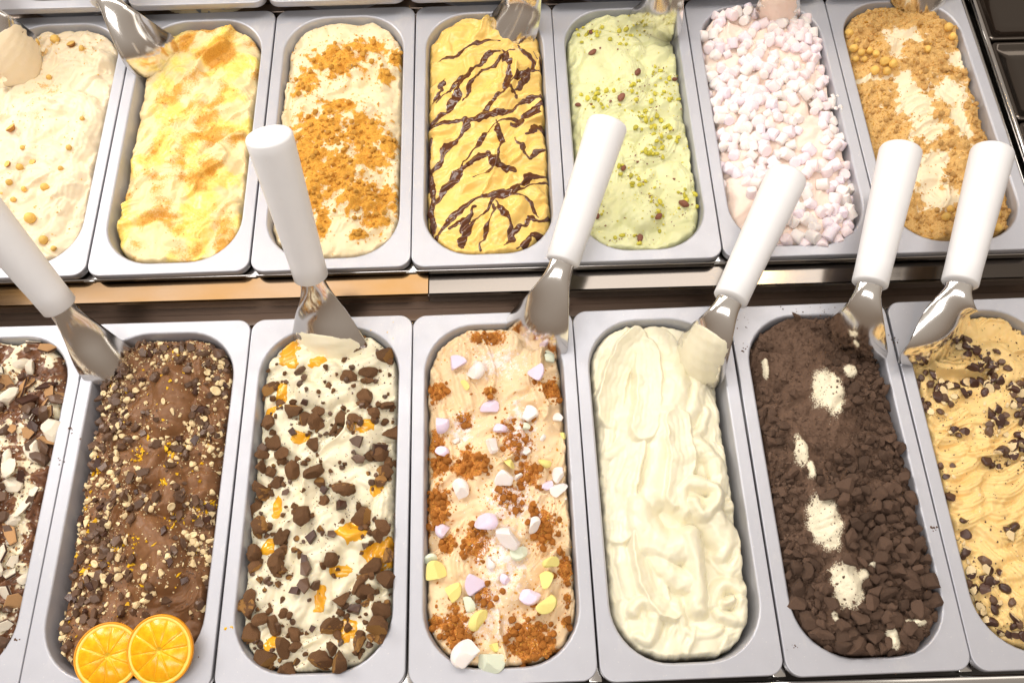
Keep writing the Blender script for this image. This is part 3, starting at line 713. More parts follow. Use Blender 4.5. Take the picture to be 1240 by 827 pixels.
m4 = gelato_mat("peach_gelato", ((230, 198, 154), (238, 212, 174)), (('biscuit', (150, 84, 28), (214, 146, 66), 420, .6, .85), ('sugar', (236, 216, 206), (250, 240, 236), 700, 1.1, .8)), rough=.42, sss=.3, bump=.3)
f.finish(m4, "peach coloured gelato with pastel marshmallow pieces, orange brown crumbs and sugar", G, 0, .2)
for x, y in f.scatter(wb**1.5, 280, .0033): f.put(R.choice(V_BISC), x, y, R.uniform(3, 8.5)*MM, "biscuit_crumb", .3)
f.crumbs(wb+.04, 2600, 1.5*MM, [T_BISC, T_GOLD], "fine_biscuit_crumbs", 5); f.crumbs(powd**1.5+.02, 2200, .8*MM, T_SUG, "sugar_grains", 6)
cd = [(133, 130, 46, 'L'), (172, 148, 42, 'W'), (305, 150, 44, 'L'), (205, 228, 38, 'L'), (98, 262, 38, 'L'), (290, 243, 40, 'W'), (283, 268, 24, 'M'), (355, 248, 24, 'W'), (100, 322, 28, 'L'), (210, 305, 44, 'W'), (228, 272, 32, 'L'), (283, 322, 22, 'W'), (247, 345, 32, 'Y'), (325, 345, 26, 'Y'), (238, 383, 44, 'W'), (140, 407, 42, 'W'), (357, 372, 36, 'W'), (330, 398, 28, 'L'), (357, 405, 36, 'W'), (195, 478, 48, 'L'), (105, 492, 38, 'L'), (245, 507, 54, 'W'), (300, 483, 34, 'W'), (268, 540, 34, 'M'), (75, 558, 26, 'M'), (86, 588, 44, 'Y'), (338, 565, 30, 'Y'), (205, 563, 26, 'W'), (175, 612, 46, 'L'), (328, 603, 36, 'Y'), (122, 630, 42, 'Y'), (158, 655, 30, 'M'), (292, 635, 38, 'L'), (328, 655, 42, 'Y'), (182, 690, 42, 'Y'), (155, 763, 56, 'W'), (205, 780, 52, 'M'), (365, 285, 18, 'Y'), (333, 118, 32, 'M'), (150, 176, 26, 'Y'), (322, 290, 16, 'W'), (265, 375, 20, 'W'), (130, 297, 16, 'W'), (215, 745, 22, 'Y'), (240, 600, 24, 'L')]
for a, b, sz, c in cd:
    px, py = 480+a/1.808, 370+b/1.808; q = f.hit(px, py)
    f.put(R.choice({'L': V_CL, 'W': V_CW, 'Y': V_CY, 'M': V_CM}[c]), q[0], q[1], sz/1.808*.94*MM, "marshmallow_piece", .12, .5, tiltr=.35, flat=(1.05, R.uniform(.72, .95), R.uniform(.5, .75)),
          label={'L': "lilac marshmallow piece", 'W': "white marshmallow piece", 'Y': "yellow marshmallow piece", 'M': "mint white marshmallow piece"}[c])
F4 = f

# ============ L6 cookies
f = Food('L6', base=-14, dome=15, seed=6, warp=2, ragged=.8)
f.stroke([(985, 430), (1010, 480), (1005, 520)], 30, (3, 8), 9); f.stroke([(960, 520), (985, 560), (1000, 600)], 26, (2, 6), 9)
f.stroke([(1010, 600), (1010, 640), (1020, 670)], 28, (6, 6), 10); f.stroke([(1020, 690), (1035, 720)], 24, (3, 3), 9)
wh = crop(870, 350, 1.733, [(222, 225, 34, 50), (168, 345, 14, 34), (188, 385, 10, 18), (215, 495, 34, 56), (262, 625, 36, 48), (97, 168, 7, 24), (300, 605, 14, 14), (270, 178, 18, 14), (362, 735, 14, 22), (240, 690, 8, 12), (410, 700, 30, 8), (320, 580, 10, 8)])
W = f.blobs(wh, 0)
f.mask['cream'] = W*1.15 + .13*fbm(f.X, f.Y, .014, 3, 61)-.02
f.H += MM*(9*W**.7 + 1.3*np.abs(fbm(f.X, f.Y, .005, 3, 62))*(1-W))
m6 = gelato_mat("cookie_covered_gelato", ((90, 69, 56), (120, 96, 80)), (('cream', (232, 220, 190), (246, 238, 214), 750, 1.3, .6),), rough=.85, scale=500, sss=.0, bump=.9, fine=600, spec=.2)
f.finish(m6, "white gelato buried under dark brown cookie crumbs and cookie pieces", G, 0, .5)
free = np.clip(1-W*1.8, 0, 1)
side = sstep(-.1, .55, f.X/f.hw)+sstep(.25, -.2, (f.Y+PAN_L*.5)/(PAN_L*.5))*.9+.8*sstep(-.55, -.8, f.X/f.hw); side = np.clip(side, .06, 1.6)*free
pts = f.scatter(side, 300, .0066); pts.sort(key=lambda p: -p[1])
for x, y in pts:
    big = .75+.55*np.clip((-y)/PAN_L, 0, 1)
    f.put(R.choice(V_COOKIE), x, y, R.choice([R.uniform(8, 13), R.uniform(12, 20)])*big*MM, "cookie_piece", .12, .35, flat=(1, R.uniform(.7, 1), R.uniform(.5, .8)), tiltr=.6, up=R.uniform(0, .003))
for b in crop(870, 350, 1.733, [(460, 683, 44), (405, 752, 50), (345, 160, 26), (400, 715, 70), (430, 540, 40), (440, 590, 42), (245, 735, 40), (170, 600, 40), (150, 540, 34), (205, 700, 40)]):
    q = f.hit(b[0], b[1]); f.put(R.choice(V_COOKIE), q[0], q[1], b[2]*.95/1.733*1.5*.8*MM, "cookie_piece", .1, .3, flat=(1, .7, .5), tiltr=.4)
f.crumbs(free*side+.1*free, 1500, 4.2*MM, T_COOKIE, "small_cookie_pieces", 7); f.crumbs(free+.22, 6200, 1.3*MM, T_COOKIE, "cookie_crumbs", 8)
F6 = f

# ============ L7 coffee
f = Food('L7', base=-17, dome=12, seed=7, warp=1.6)
f.random_strokes(16, 10, 30, 50, 15, -5, 7, (4.5, 1.1), 12)
for i in range(7): f.stroke([(1118+i*4, 490+i*20), (1140+i*4, 512+i*20), (1170+i*4, 500+i*20)], 10, (-4, -1), 6, (3.4, .9))
for i in range(7): f.stroke([(1172+i*4, 498+i*24), (1205+i*4, 505+i*24), (1250, 480+i*24)], 12, (-2, 0), 6, (3.8, 1.1))
f.stroke([(1130, 430), (1120, 470), (1135, 480)], 15, (-5, -4), 7); f.stroke([(1180, 425), (1225, 440), (1215, 480)], 26, (0, 4), 9, (8, .3))
for i in range(5): f.stroke([(1192, 640+i*18), (1220, 668+i*20), (1250, 700+i*20)], 11, (-2, 0), 6, (4, 1.0))
m7 = gelato_mat("coffee_gelato", ((230, 194, 124), (241, 210, 148)), rough=.4, sss=.3, rad=(1, .7, .35), bump=.14)
f.finish(m7, "coffee coloured gelato in ridged waves with chocolate coated nut pieces", G, 0, .15)
ch = crop(1000, 340, 3.18, [(395, 355, 30), (450, 430, 50), (380, 470, 40), (600, 350, 60), (600, 405, 50), (540, 270, 40), (495, 590, 30), (740, 440, 50), (735, 640, 60), (650, 540, 45), (650, 690, 35), (460, 520, 25), (400, 610, 12), (440, 760, 50), (690, 430, 20), (375, 185, 25), (320, 225, 20), (620, 580, 30), (760, 560, 40), (340, 400, 24)]) + [(1150, 630, 12), (1160, 660, 14), (1165, 690, 12), (1180, 715, 14), (1200, 740, 16), (1225, 760, 16), (1170, 670, 12), (1195, 700, 12), (1232, 545, 14), (1225, 640, 8), (1145, 600, 10), (1238, 500, 20), (1212, 560, 8)]
W = f.blobs(ch, -.003)
for x, y in f.scatter(W**1.5, 150, .0045): f.put(R.choice(V_ALM+V_CHOCR[:4]), x, y, R.uniform(8, 15)*MM, "coated_nut_piece", .15, .5, flat=(1, .7, .55), tiltr=.6)
for x, y in f.scatter(W**1.5, 60, .004): f.put(R.choice(V_NUTR), x, y, R.uniform(4, 7)*MM, "nut_piece", .15, .5, flat=(1, .8, .5), tiltr=.5)
f.crumbs(W+.16, 1500, 1.3*MM, [T_CHOC, T_CHOCD, T_NUT], "chocolate_flecks", 9)
F7 = f

# ============ L2 chocolate with nuts, zest and orange
f = Food('L2', base=-18, dome=14, seed=2, warp=1.8, edge=(7, 2, 4, 2))
f.random_strokes(18, 80, 40, 44, 15, -4, 8, (3.6, .7), 21)
C2 = lambda l: crop(0, 400, 1.936, l)
f.stroke(C2([(310, 75), (350, 60), (420, 70)]), 14, (-9, -8), 7); f.stroke(C2([(400, 95), (420, 150), (380, 215)]), 24, (0, 4), 10, None)
f.stroke(C2([(480, 80), (500, 130), (500, 190)]), 15, (-6, -4), 7); f.stroke(C2([(310, 260), (340, 300), (300, 330)]), 16, (0, 2), 8)
f.stroke(C2([(390, 290), (400, 330), (370, 400)]), 18, (1, 4), 9); f.stroke(C2([(470, 300), (480, 350), (460, 400)]), 15, (-4, -2), 8)
f.stroke(C2([(230, 320), (220, 380), (215, 420)]), 18, (-6, -4), 7, (3.4, .7)); f.stroke(C2([(330, 460), (370, 520), (350, 600)]), 26, (2, 4), 10, None)
for p_, w_, z_ in ([(385, 105), (400, 150), (385, 200)], 22, (4, 8)), ([(340, 270), (360, 300), (345, 330)], 17, (4, 6)), ([(385, 330), (400, 370), (375, 410)], 16, (5, 7)), ([(335, 455), (365, 510), (360, 570)], 24, (6, 8)), ([(480, 320), (475, 370), (460, 390)], 13, (-1, 0)): f.stroke(C2(p_), w_, z_, 10, (7, .25))
for i in range(5): f.stroke(C2([(400, 650-i*6), (440-i*2, 640-i*14), (455, 600-i*16)]), 9, (-4, -4), 6, (3, 1.2))
f.stroke(C2([(250, 520), (260, 600), (230, 680)]), 20, (-3, -2), 8); f.stroke(C2([(140, 700), (150, 760), (180, 810)]), 20, (-6, -6), 8)
f.mask['nutdust'] = .32*fbm(f.X, f.Y, .012, 3, 22)+.18*f.blobs(C2([(380, 150, 90, 70), (300, 400, 60, 60), (440, 480, 60, 100), (260, 600, 90, 80)]))
m2 = gelato_mat("chocolate_gelato", ((114, 76, 47), (142, 101, 66)), (('nutdust', (196, 150, 108), (236, 206, 166), 900, .95, .7),), rough=.45, sss=.15, rad=(1, .5, .3), bump=.3)
f.finish(m2, "brown chocolate gelato with chopped nuts, chocolate shards and orange zest", G, 0, .2)
bare = f.blobs(C2([(395, 150, 80, 76), (350, 300, 56, 50), (470, 350, 46, 46), (350, 510, 64, 96), (440, 620, 40, 50), (385, 350, 40, 40), (500, 180, 22, 30)]))
under = f.blobs([(131, 792, 40), (194, 787, 42)]); wn = np.clip(1-1.1*bare, .01, 1)**1.5*(1-np.clip(2.2*under, 0, 1)*.97)*(.35+.65*sstep(-.3, .4, fbm(f.X, f.Y, .03, 2, 23)))
for x, y in f.scatter(wn, 260, .0036): f.put(R.choice(V_CHOCS+V_CHOCB[:2]+V_CHOCR[:3]), x, y, R.uniform(7, 16)*MM, "chocolate_shard", .2, .5, tiltr=.7, flat=(1, R.uniform(.5, .9), .7))
for x, y in f.scatter(wn, 280, .0034): f.put(R.choice(V_NUTR), x, y, R.uniform(4.5, 10.5)*MM, "nut_piece", .1, .5, tiltr=.6, flat=(1, R.uniform(.6, 1), .6))
for b in C2([(508, 145, 34), (300, 395, 30), (405, 415, 26), (205, 570, 26), (225, 548, 26), (260, 580, 22), (340, 555, 24), (488, 100, 30), (520, 90, 26), (245, 150, 22), (480, 210, 24), (385, 168, 20), (455, 480, 22), (500, 450, 20)]):
    q = f.hit(b[0], b[1]); f.put(R.choice(V_NUTH), q[0], q[1], b[2]*.52*MM, "hazelnut_half", .1, .5, tiltr=.5)
f.crumbs(np.clip(wn+.035, 0, 1), 4200, 1.6*MM, [T_NUT, T_NUT, T_CHOC], "chopped_nuts", 10)
wz = f.blobs([(b[0], b[1], b[2]) for b in C2([(215, 330, 14), (195, 400, 16), (205, 465, 14), (270, 505, 14), (190, 565, 14), (330, 290, 20), (410, 285, 26), (490, 400, 18), (410, 450, 16), (325, 500, 16), (390, 360, 14), (470, 420, 20), (250, 540, 12), (300, 560, 12)])])
f.crumbs(wz**2+.01, 260, 2.4*MM, T_ZEST, "orange_zest", 11, aspect=1.5)
F2 = f

# ============ L1
f = Food('L1', base=-14, dome=11, seed=1, warp=2)
f.random_strokes(14, 70, 40, 50, 17, -3, 7, (6, .4), 31)
f.mask['choc'] = .62+.75*fbm(f.X, f.Y, .02, 3, 12)
m1 = gelato_mat("chocolate_swirl_gelato", ((238, 222, 186), (247, 236, 208)), (('choc', (104, 66, 44), (136, 94, 66), 120, .3, .25),), rough=.4, sss=.2)
f.finish(m1, "gelato at far left under white shards, wafer and glossy dark chocolate", G, 0, .2)
wl = .4+.6*(f.Y < -.05)
for x, y in f.scatter(wl+0*f.X, 130, .0100): f.put(R.choice(V_MER+V_WAF+V_WAF2+V_WAF2), x, y, R.uniform(18, 34)*MM, "white_shard", .2, .5, tiltr=.8, flat=(1, R.uniform(.4, .8), .38))
for x, y in f.scatter(wl+0*f.X, 110, .006): f.put(R.choice(V_CHOCS+V_CHOCR+V_CHOCB), x, y, R.uniform(14, 28)*MM, "chocolate_shard", .1, .5, tiltr=.9, flat=(1, .55, .35), up=.002)
f.crumbs(wl, 3200, 2.0*MM, [T_CHOC, T_WAF, T_MER], "wafer_crumbs", 12)
F1 = f

# ============ U1 white with hazelnuts
US = .0011
f = Food('U1', US, base=-17, dome=13, seed=21, warp=2)
f.random_strokes(14, 70, 35, 55, 18, -5, 7, (4.5, .7), 41)
for p, w, z in [([(70, 85), (95, 60), (125, 70)], 17, (-3, 0)), ([(60, 120), (100, 130), (85, 180)], 22, (2, 3)), ([(120, 90), (130, 120), (118, 170)], 14, (-5, -4)), ([(40, 180), (80, 200), (60, 250)], 24, (2, 0)), ([(110, 190), (100, 240), (70, 290)], 18, (-3, -6)), ([(30, 120), (30, 170), (10, 220)], 20, (-2, 0))]: f.stroke(p, w, z, 8, (5, .4))
f.mask['dust'] = .25*fbm(f.X, f.Y, .012, 3, 211)+.42*f.blobs([(50, 110, 30, 22), (95, 55, 24, 12), (40, 135, 20), (85, 160, 14), (50, 60, 20)])
mu1 = gelato_mat("hazelnut_white_gelato", ((228, 209, 174), (236, 221, 194)), (('dust', (202, 150, 84), (232, 196, 136), 800, .8, .7),), rough=.45, sss=.35, bump=.25)
f.finish(mu1, "off white gelato with a few roasted hazelnut pieces, left end of middle row", G, 0, .25)
for a, b, sz in [(14, 157, 14), (25, 204, 10), (40, 197, 9), (12, 222, 9), (17, 243, 8), (55, 228, 11), (38, 266, 15), (54, 292, 12), (87, 55, 13), (68, 50, 14), (100, 60, 9), (84, 180, 8), (30, 230, 8), (66, 302, 8), (10, 200, 10), (5, 255, 10), (28, 180, 7), (100, 145, 7), (74, 205, 7), (60, 95, 8)]:
    q = f.hit(a, b); f.put(R.choice(V_HAZH+V_HAZR+V_HAZR), q[0], q[1], sz*.8*MM, "hazelnut_piece", .25, .5, tiltr=.5)
f.crumbs(f.mask['dust'].clip(.02, 1), 500, 1.4*MM, [T_HAZ, T_NUT], "hazelnut_crumbs", 13)

# ============ U2 yellow
f = Food('U2', US, base=-19, dome=13, seed=22, warp=1.8, edge=(3, 2, 3, 2))
f.random_strokes(14, 30, 40, 55, 18, -6, 7, (3.4, .9), 42)
for p, w, z in [([(195, 110), (215, 85), (245, 95)], 15, (-4, -1)), ([(250, 70), (290, 60), (305, 90)], 17, (-6, -4)), ([(190, 130), (220, 140), (240, 120)], 16, (-2, 0)), ([(270, 95), (295, 120), (300, 150)], 18, (-4, -4)), ([(175, 175), (210, 160), (245, 175)], 18, (-3, 0)), ([(250, 175), (280, 165), (300, 190)], 18, (-3, -6)), ([(170, 215), (200, 200), (240, 215)], 18, (-4, -1)), ([(245, 230), (270, 215), (300, 225)], 20, (-3, -6)), ([(165, 260), (200, 245), (235, 265)], 20, (-4, -2)), ([(235, 280), (260, 260), (290, 270)], 20, (-3, -7)), ([(170, 290), (200, 285), (230, 300)], 14, (-6, -6))]: f.stroke(p, w, z, 8, (3.4, .8))
n1 = fbm(f.X, f.Y, .045, 3, 221)
f.mask['yellow'] = .37+.9*n1+.15*fbm(f.X, f.Y, .01, 2, 222); f.mask['sugar'] = .31+.55*fbm(f.X, f.Y, .035, 3, 226)+.30*f.blobs([(262, 65, 40, 10), (258, 150, 20, 26), (250, 165, 40, 10), (180, 245, 20, 10), (178, 205, 26, 10), (250, 125, 20, 10), (215, 195, 30, 8)])
mu2 = gelato_mat("yellow_streaked_gelato", ((230, 206, 150), (237, 217, 172)), (('yellow', (240, 206, 100), (245, 222, 134), 160, .8, .22, .28), ('sugar', (204, 142, 46), (226, 172, 76), 500, 1.1, .5, .2)), rough=.45, sss=.3, bump=.3)
f.finish(mu2, "pale yellow gelato with lemon coloured sauce and brown sugar dusting", G, 0, .2)
f.crumbs(np.clip(f.mask['sugar'], .02, 1)**3, 900, 1.0*MM, T_GOLD, "sugar_grains", 14)

# ============ U3 golden crumbs
f = Food('U3', US, base=-18, dome=13, seed=23, warp=1.8)
f.random_strokes(14, 60, 40, 50, 18, -4, 7, (4, .6), 43)
for p, w, z in [([(430, 45), (470, 55), (478, 100)], 20, (-3, -5)), ([(440, 60), (460, 75), (462, 100)], 12, (1, 0)), ([(370, 70), (400, 60), (430, 90)], 18, (-3, 0)), ([(375, 120), (410, 140), (440, 130)], 20, (0, 1)), ([(455, 150), (470, 190), (475, 240)], 18, (-4, -5)), ([(400, 180), (430, 200), (425, 240)], 22, (0, 1)), ([(400, 290), (430, 255), (445, 240)], 15, (-3, 0)), ([(420, 300), (455, 280), (475, 255)], 12, (-7, -6))]: f.stroke(p, w, z, 8, (4.5, .5))
wg = f.blobs([(410, 75, 36, 24), (445, 60, 26, 16), (385, 160, 42, 30), (410, 130, 26, 14), (370, 190, 30, 40), (400, 210, 50, 30), (440, 160, 30, 26), (450, 190, 26, 22), (470, 175, 14, 20), (380, 230, 20, 30), (430, 240, 26, 20), (460, 240, 22, 20), (390, 270, 10, 24), (455, 265, 22, 12), (435, 285, 14, 8), (465, 95, 10), (370, 100, 18, 20), (478, 70, 8, 16)], -.004)
f.mask['crumb'] = wg*.80+.34*fbm(f.X, f.Y, .010, 3, 231)+.12
f.H += MM*1.4*sstep(.35, .7, f.mask['crumb'])*(1+.9*fbm(f.X, f.Y, .005, 2, 232))
mu3 = gelato_mat("biscuit_cream_gelato", ((229, 208, 164), (237, 220, 186)), (('crumb', (196, 134, 38), (228, 174, 76), 520, .55, .85),), rough=.42, sss=.3, bump=.35)
f.finish(mu3, "cream gelato covered in golden brown biscuit crumbs", G, 0, .25)
for x, y in f.scatter(wg**2, 190, .0042): f.put(R.choice(V_GOLD), x, y, R.uniform(3, 7.5)*MM, "biscuit_crumb", .35)
f.crumbs(wg+.05, 2600, 1.5*MM, T_GOLD, "fine_biscuit_crumbs", 15)

# ============ U4 caramel with drizzle
f = Food('U4', .0009, base=-17, dome=13, seed=24, warp=1.8)
f.random_strokes(30, 50, 22, 50, 13, -5, 7, (5, .5), 44)
for i in range(9):
    y = 70+i*26
    f.stroke([(540+8*(i % 2), y+40), (560, y), (600, y-10)], 13, (-5, 0), 7, (6, .4), skew=-2); f.stroke([(600, y+35), (630, y), (655, y-15)], 13, (0, -6), 7, (6, .4), skew=-2)
f.stroke([(600, 270), (622, 255), (625, 240)], 14, (1, 2), 8)
mu4 = gelato_mat("caramel_gelato", ((230, 190, 98), (240, 206, 122)), rough=.28, spec=.5, sss=.3, rad=(1, .7, .3), bump=.1)
f.finish(mu4, "golden caramel gelato drizzled with dark chocolate sauce", G, 1, .12)
fld = np.zeros_like(f.X); r4 = random.Random(4)
def strand(pts, w):
    global fld
    L = np.array([f.loc(a, b, -.003) for a, b in pts]); t = np.linspace(0, 1, 30)
    seg = np.r_[0, np.cumsum(np.linalg.norm(np.diff(L, axis=0), axis=1))]; seg /= seg[-1]
    C = np.stack([np.interp(t, seg, L[:, 0]), np.interp(t, seg, L[:, 1])], -1)
    C += np.stack([noise2(t*5+w*9, t*0+len(pts)+pts[0][0]*.13, 5), noise2(t*5, t*0+pts[0][1]*.17, 6)], -1)*.0035
    for a in range(29):
        ww = w*1.45*MM*(.55+1.0*abs(math.sin(a*.23+pts[0][0]))**2)*(1 if 3 < a < 26 else .6)
        d = np.hypot(f.wx-C[a, 0], f.wy-C[a, 1])
        d2 = C[a+1]-C[a]; ll = np.linalg.norm(d2)+1e-9; u = np.clip(((f.wx-C[a, 0])*d2[0]+(f.wy-C[a, 1])*d2[1])/ll**2, 0, 1)
        d = np.hypot(f.wx-C[a, 0]-u*d2[0], f.wy-C[a, 1]-u*d2[1]); fld = np.maximum(fld, 1-d/ww*.5)
for pts, w in [([(527, 120), (550, 105), (575, 80), (605, 62)], 1.5), ([(520, 145), (545, 130), (560, 100), (570, 85)], 2.6), ([(528, 75), (555, 62), (580, 50), (605, 48)], 1.3), ([(560, 120), (585, 85), (615, 65), (625, 60)], 1.4), ([(610, 60), (618, 80), (612, 100), (625, 120)], 2.2), ([(625, 50), (645, 70), (640, 95), (620, 115)], 1.8), ([(520, 150), (560, 145), (600, 138), (625, 128), (658, 112)], 2.4), ([(565, 150), (590, 128), (630, 90), (658, 82)], 1.6), ([(620, 150), (640, 135), (660, 120)], 3.0), ([(520, 205), (545, 175), (560, 160), (565, 145)], 2.4), ([(555, 210), (575, 180), (600, 150), (640, 140)], 1.3), ([(600, 145), (608, 170), (600, 200), (575, 215)], 1.6), ([(590, 185), (600, 200), (625, 205)], 2.6), ([(625, 165), (640, 190), (660, 175)], 1.4), ([(520, 255), (535, 230), (560, 205), (590, 185)], 2.6), ([(610, 240), (640, 215), (662, 205)], 2.2), ([(520, 300), (545, 262), (580, 240), (610, 232)], 1.8), ([(560, 300), (575, 265), (600, 240), (640, 225), (662, 215)], 1.6), ([(545, 275), (560, 265), (560, 280)], 2.0), ([(580, 300), (590, 270), (600, 250)], 1.2), ([(600, 245), (615, 265), (622, 285), (610, 300)], 1.8), ([(620, 285), (640, 262), (655, 265), (664, 255)], 1.6), ([(560, 300), (558, 290), (575, 250)], 1.6), ([(520, 165), (518, 200), (524, 240), (520, 285)], 2.0), ([(650, 60), (660, 95), (664, 130)], 1.1), ([(640, 160), (650, 150), (664, 150)], 2.2), ([(540, 95), (530, 115), (522, 120)], 1.5), ([(628, 300), (645, 285), (660, 285)], 1.6), ([(590, 240), (620, 235), (640, 240), (655, 260)], 1.1)]:
    strand(pts, w)
f.layer(fld+.10*fbm(f.X, f.Y, .006, 2, 243), .52, .9, M_CSAUCE, "chocolate_drizzle")

# ============ U5 pistachio
f = Food('U5', US, base=-18, dome=13, seed=25, warp=1.5)
f.random_strokes(16, 70, 35, 50, 16, -6, 7, (3.4, .9), 45)
for p, w, z in [([(715, 45), (745, 40), (770, 60)], 18, (-3, 0)), ([(700, 80), (712, 110), (705, 150)], 14, (-6, -6)), ([(750, 60), (765, 100), (745, 120)], 24, (0, 4)), ([(800, 50), (812, 70), (815, 100)], 12, (-5, -7)), ([(730, 160), (760, 150), (790, 170)], 20, (0, 2)), ([(770, 190), (800, 180), (815, 150)], 20, (1, -2)), ([(700, 180), (705, 210), (720, 250)], 14, (-6, -6)), ([(835, 170), (840, 210), (830, 260)], 16, (-6, -6)), ([(820, 200), (835, 240), (800, 290)], 14, (-4, -7))]: f.stroke(p, w, z, 8, (3.2, .8))
for i in range(6): f.stroke([(770+i*13, 292-i*4), (806+i*8, 280-i*12), (828+i*4, 245-i*14)], 7, (-5, -5), 5, None)
f.stroke([(768, 250), (780, 262), (786, 246)], 22, (4, 5), 12, None)
mu5 = gelato_mat("pistachio_gelato", ((212, 212, 160), (223, 223, 178)), rough=.4, sss=.3, rad=(.9, 1, .5), bump=.16)
f.finish(mu5, "pale green pistachio gelato sprinkled with chopped pistachios", G, 0, .2)
w5 = f.blobs([(715, 40, 14), (758, 40, 16), (758, 55, 10), (795, 85, 10), (802, 105, 18), (820, 115, 14), (785, 145, 18, 22), (790, 130, 12), (800, 170, 18), (792, 180, 14), (780, 190, 14), (812, 172, 10), (755, 205, 12), (768, 215, 14), (790, 245, 20, 30), (833, 235, 14), (830, 250, 16), (722, 262, 12), (755, 290, 20, 10), (775, 288, 14, 8), (845, 245, 12), (725, 115, 14), (735, 128, 12), (770, 110, 10)], -.004)
for x, y in f.scatter(w5**1.5, 135, .0030): f.put(R.choice(V_PIS), x, y, R.uniform(4, 8)*MM, "pistachio_piece", .15, .5, tiltr=.5, flat=(1, .8, .6))
for a, b, sz in [(717, 65, 13), (772, 89, 13), (752, 120, 14), (700, 128, 9), (828, 248, 15), (755, 205, 10), (797, 264, 12), (817, 97, 9), (775, 289, 12), (723, 262, 10), (716, 40, 12)]:
    q = f.hit(a, b); f.put(R.choice(V_PISD), q[0], q[1], sz*.72*MM, "pistachio_kernel", .15, .5, tiltr=.3, flat=(1.2, .75, .6))
f.crumbs(w5+.12, 900, 1.4*MM, [T_PIS, T_PISSK, T_PIS], "pistachio_crumbs", 16)

# ============ U6 marshmallows
f = Food('U6', US, base=-15, dome=13, seed=26, warp=1.8)
f.random_strokes(14, 60, 40, 50, 18, -4, 7, (5, .4), 46)
f.stroke([(870, 60), (885, 25), (905, 22)], 15, (-4, 0), 8)
mu6 = gelato_mat("pale_pink_gelato", ((240, 216, 198), (247, 228, 216)), rough=.45, sss=.35, rad=(1, .7, .6), bump=.15)
f.finish(mu6, "pale pink gelato covered in tiny white, pink and lilac marshmallows", G, 1, .15)
bare = f.blobs([(885, 35, 22, 26), (965, 75, 22, 10), (985, 100, 10, 40), (985, 170, 20, 60), (885, 80, 16, 8), (955, 210, 14, 10), (900, 215, 8, 6), (990, 220, 16, 30), (895, 265, 30, 20), (890, 250, 26, 34), (940, 160, 10, 10)], -.004)
pts = f.scatter(np.clip(1-1.05*bare, .02, 1), 290, .0070)
for x, y in pts:
    f.put(R.choice(V_MW+V_MW+V_MP+V_MP+V_ML), x, y, R.uniform(10, 14)*MM, "mini_marshmallow", R.uniform(.1, .45), .5, tiltr=2.2, flat=(1, 1, R.uniform(.9, 1.2)))

# ============ U7 brown crumb
f = Food('U7', US, base=-17, dome=14, seed=27, warp=1.6)
f.random_strokes(14, 60, 30, 50, 18, -4, 7, (4.2, .9), 47)
for i in range(7): f.stroke([(1090+i*5, 130+i*10), (1110+i*6, 118+i*9), (1135+i*5, 122+i*9)], 8, (0, 3), 6, (3.4, 1.0))
for p, w, z in [([(1075, 50), (1080, 80), (1110, 60)], 20, (1, 0)), ([(1150, 100), (1170, 130), (1160, 170)], 20, (0, -2)), ([(1110, 210), (1130, 240), (1160, 245)], 18, (-1, -4)), ([(1160, 60), (1165, 80), (1170, 95)], 12, (-4, -4))]: f.stroke(p, w, z, 8, (4, .7))
cr = f.blobs([(1082, 55, 12, 22), (1100, 45, 20, 8), (1105, 130, 20, 30), (1120, 160, 22, 16), (1150, 115, 24, 22), (1160, 70, 12, 14), (1120, 215, 24, 24), (1140, 240, 26, 16), (1160, 150, 14, 30), (1055, 95, 18, 5), (1130, 195, 20, 12), (1080, 185, 12, 10), (1095, 100, 12, 14)], -.004)
f.mask['crumb'] = .92-1.0*cr+.38*fbm(f.X, f.Y, .010, 3, 271)
f.H += MM*1.3*sstep(.35, .7, f.mask['crumb'])*(1+.9*fbm(f.X, f.Y, .005, 2, 272))
mu7 = gelato_mat("crumbed_gelato", ((234, 216, 180), (241, 228, 200)), (('crumb', (196, 150, 80), (230, 192, 128), 620, .6, .85),), rough=.42, sss=.25, bump=.4)
f.finish(mu7, "cream gelato under brown crumbs with whole nuts, right end of middle row", G, 0, .25)
wc = np.clip(1-1.2*cr, 0, 1)
for x, y in f.scatter(wc**2, 200, .0042): f.put(R.choice(V_TAN), x, y, R.uniform(3, 7.5)*MM, "crumb_piece", .3)
for a, b, sz in [(1027, 43, 12), (1032, 62, 12), (1042, 66, 10), (1052, 64, 10), (1060, 68, 10), (1046, 74, 9), (1035, 74, 9), (1147, 36, 12), (1152, 47, 11), (1060, 66, 9), (1203, 262, 13), (1206, 278, 11), (1188, 136, 10), (1122, 62, 10), (1072, 90, 11), (1144, 265, 12), (1080, 80, 12), (1070, 78, 14), (1058, 88, 13), (1037, 52, 9), (1150, 255, 10)]:
    q = f.hit(a, b); f.put(R.choice(V_HAZR), q[0], q[1], sz*.85*MM, "hazelnut_piece", .15, .4, tiltr=.5)
f.crumbs(wc+.04, 3600, 1.5*MM, [T_TAN, T_GOLD], "fine_crumbs", 17)

# back row: only the near end of one flavour shows
for key, lab, sd in (('T2', "cream gelato at the very top edge, only its near end in view", 31),):
    f = Food(key, .002, base=-14, dome=13, seed=sd); f.random_strokes(12, 60, 40, 50, 18, -3, 7, (5, .5), 48); f.finish(mu3, lab, G, 0, .2)

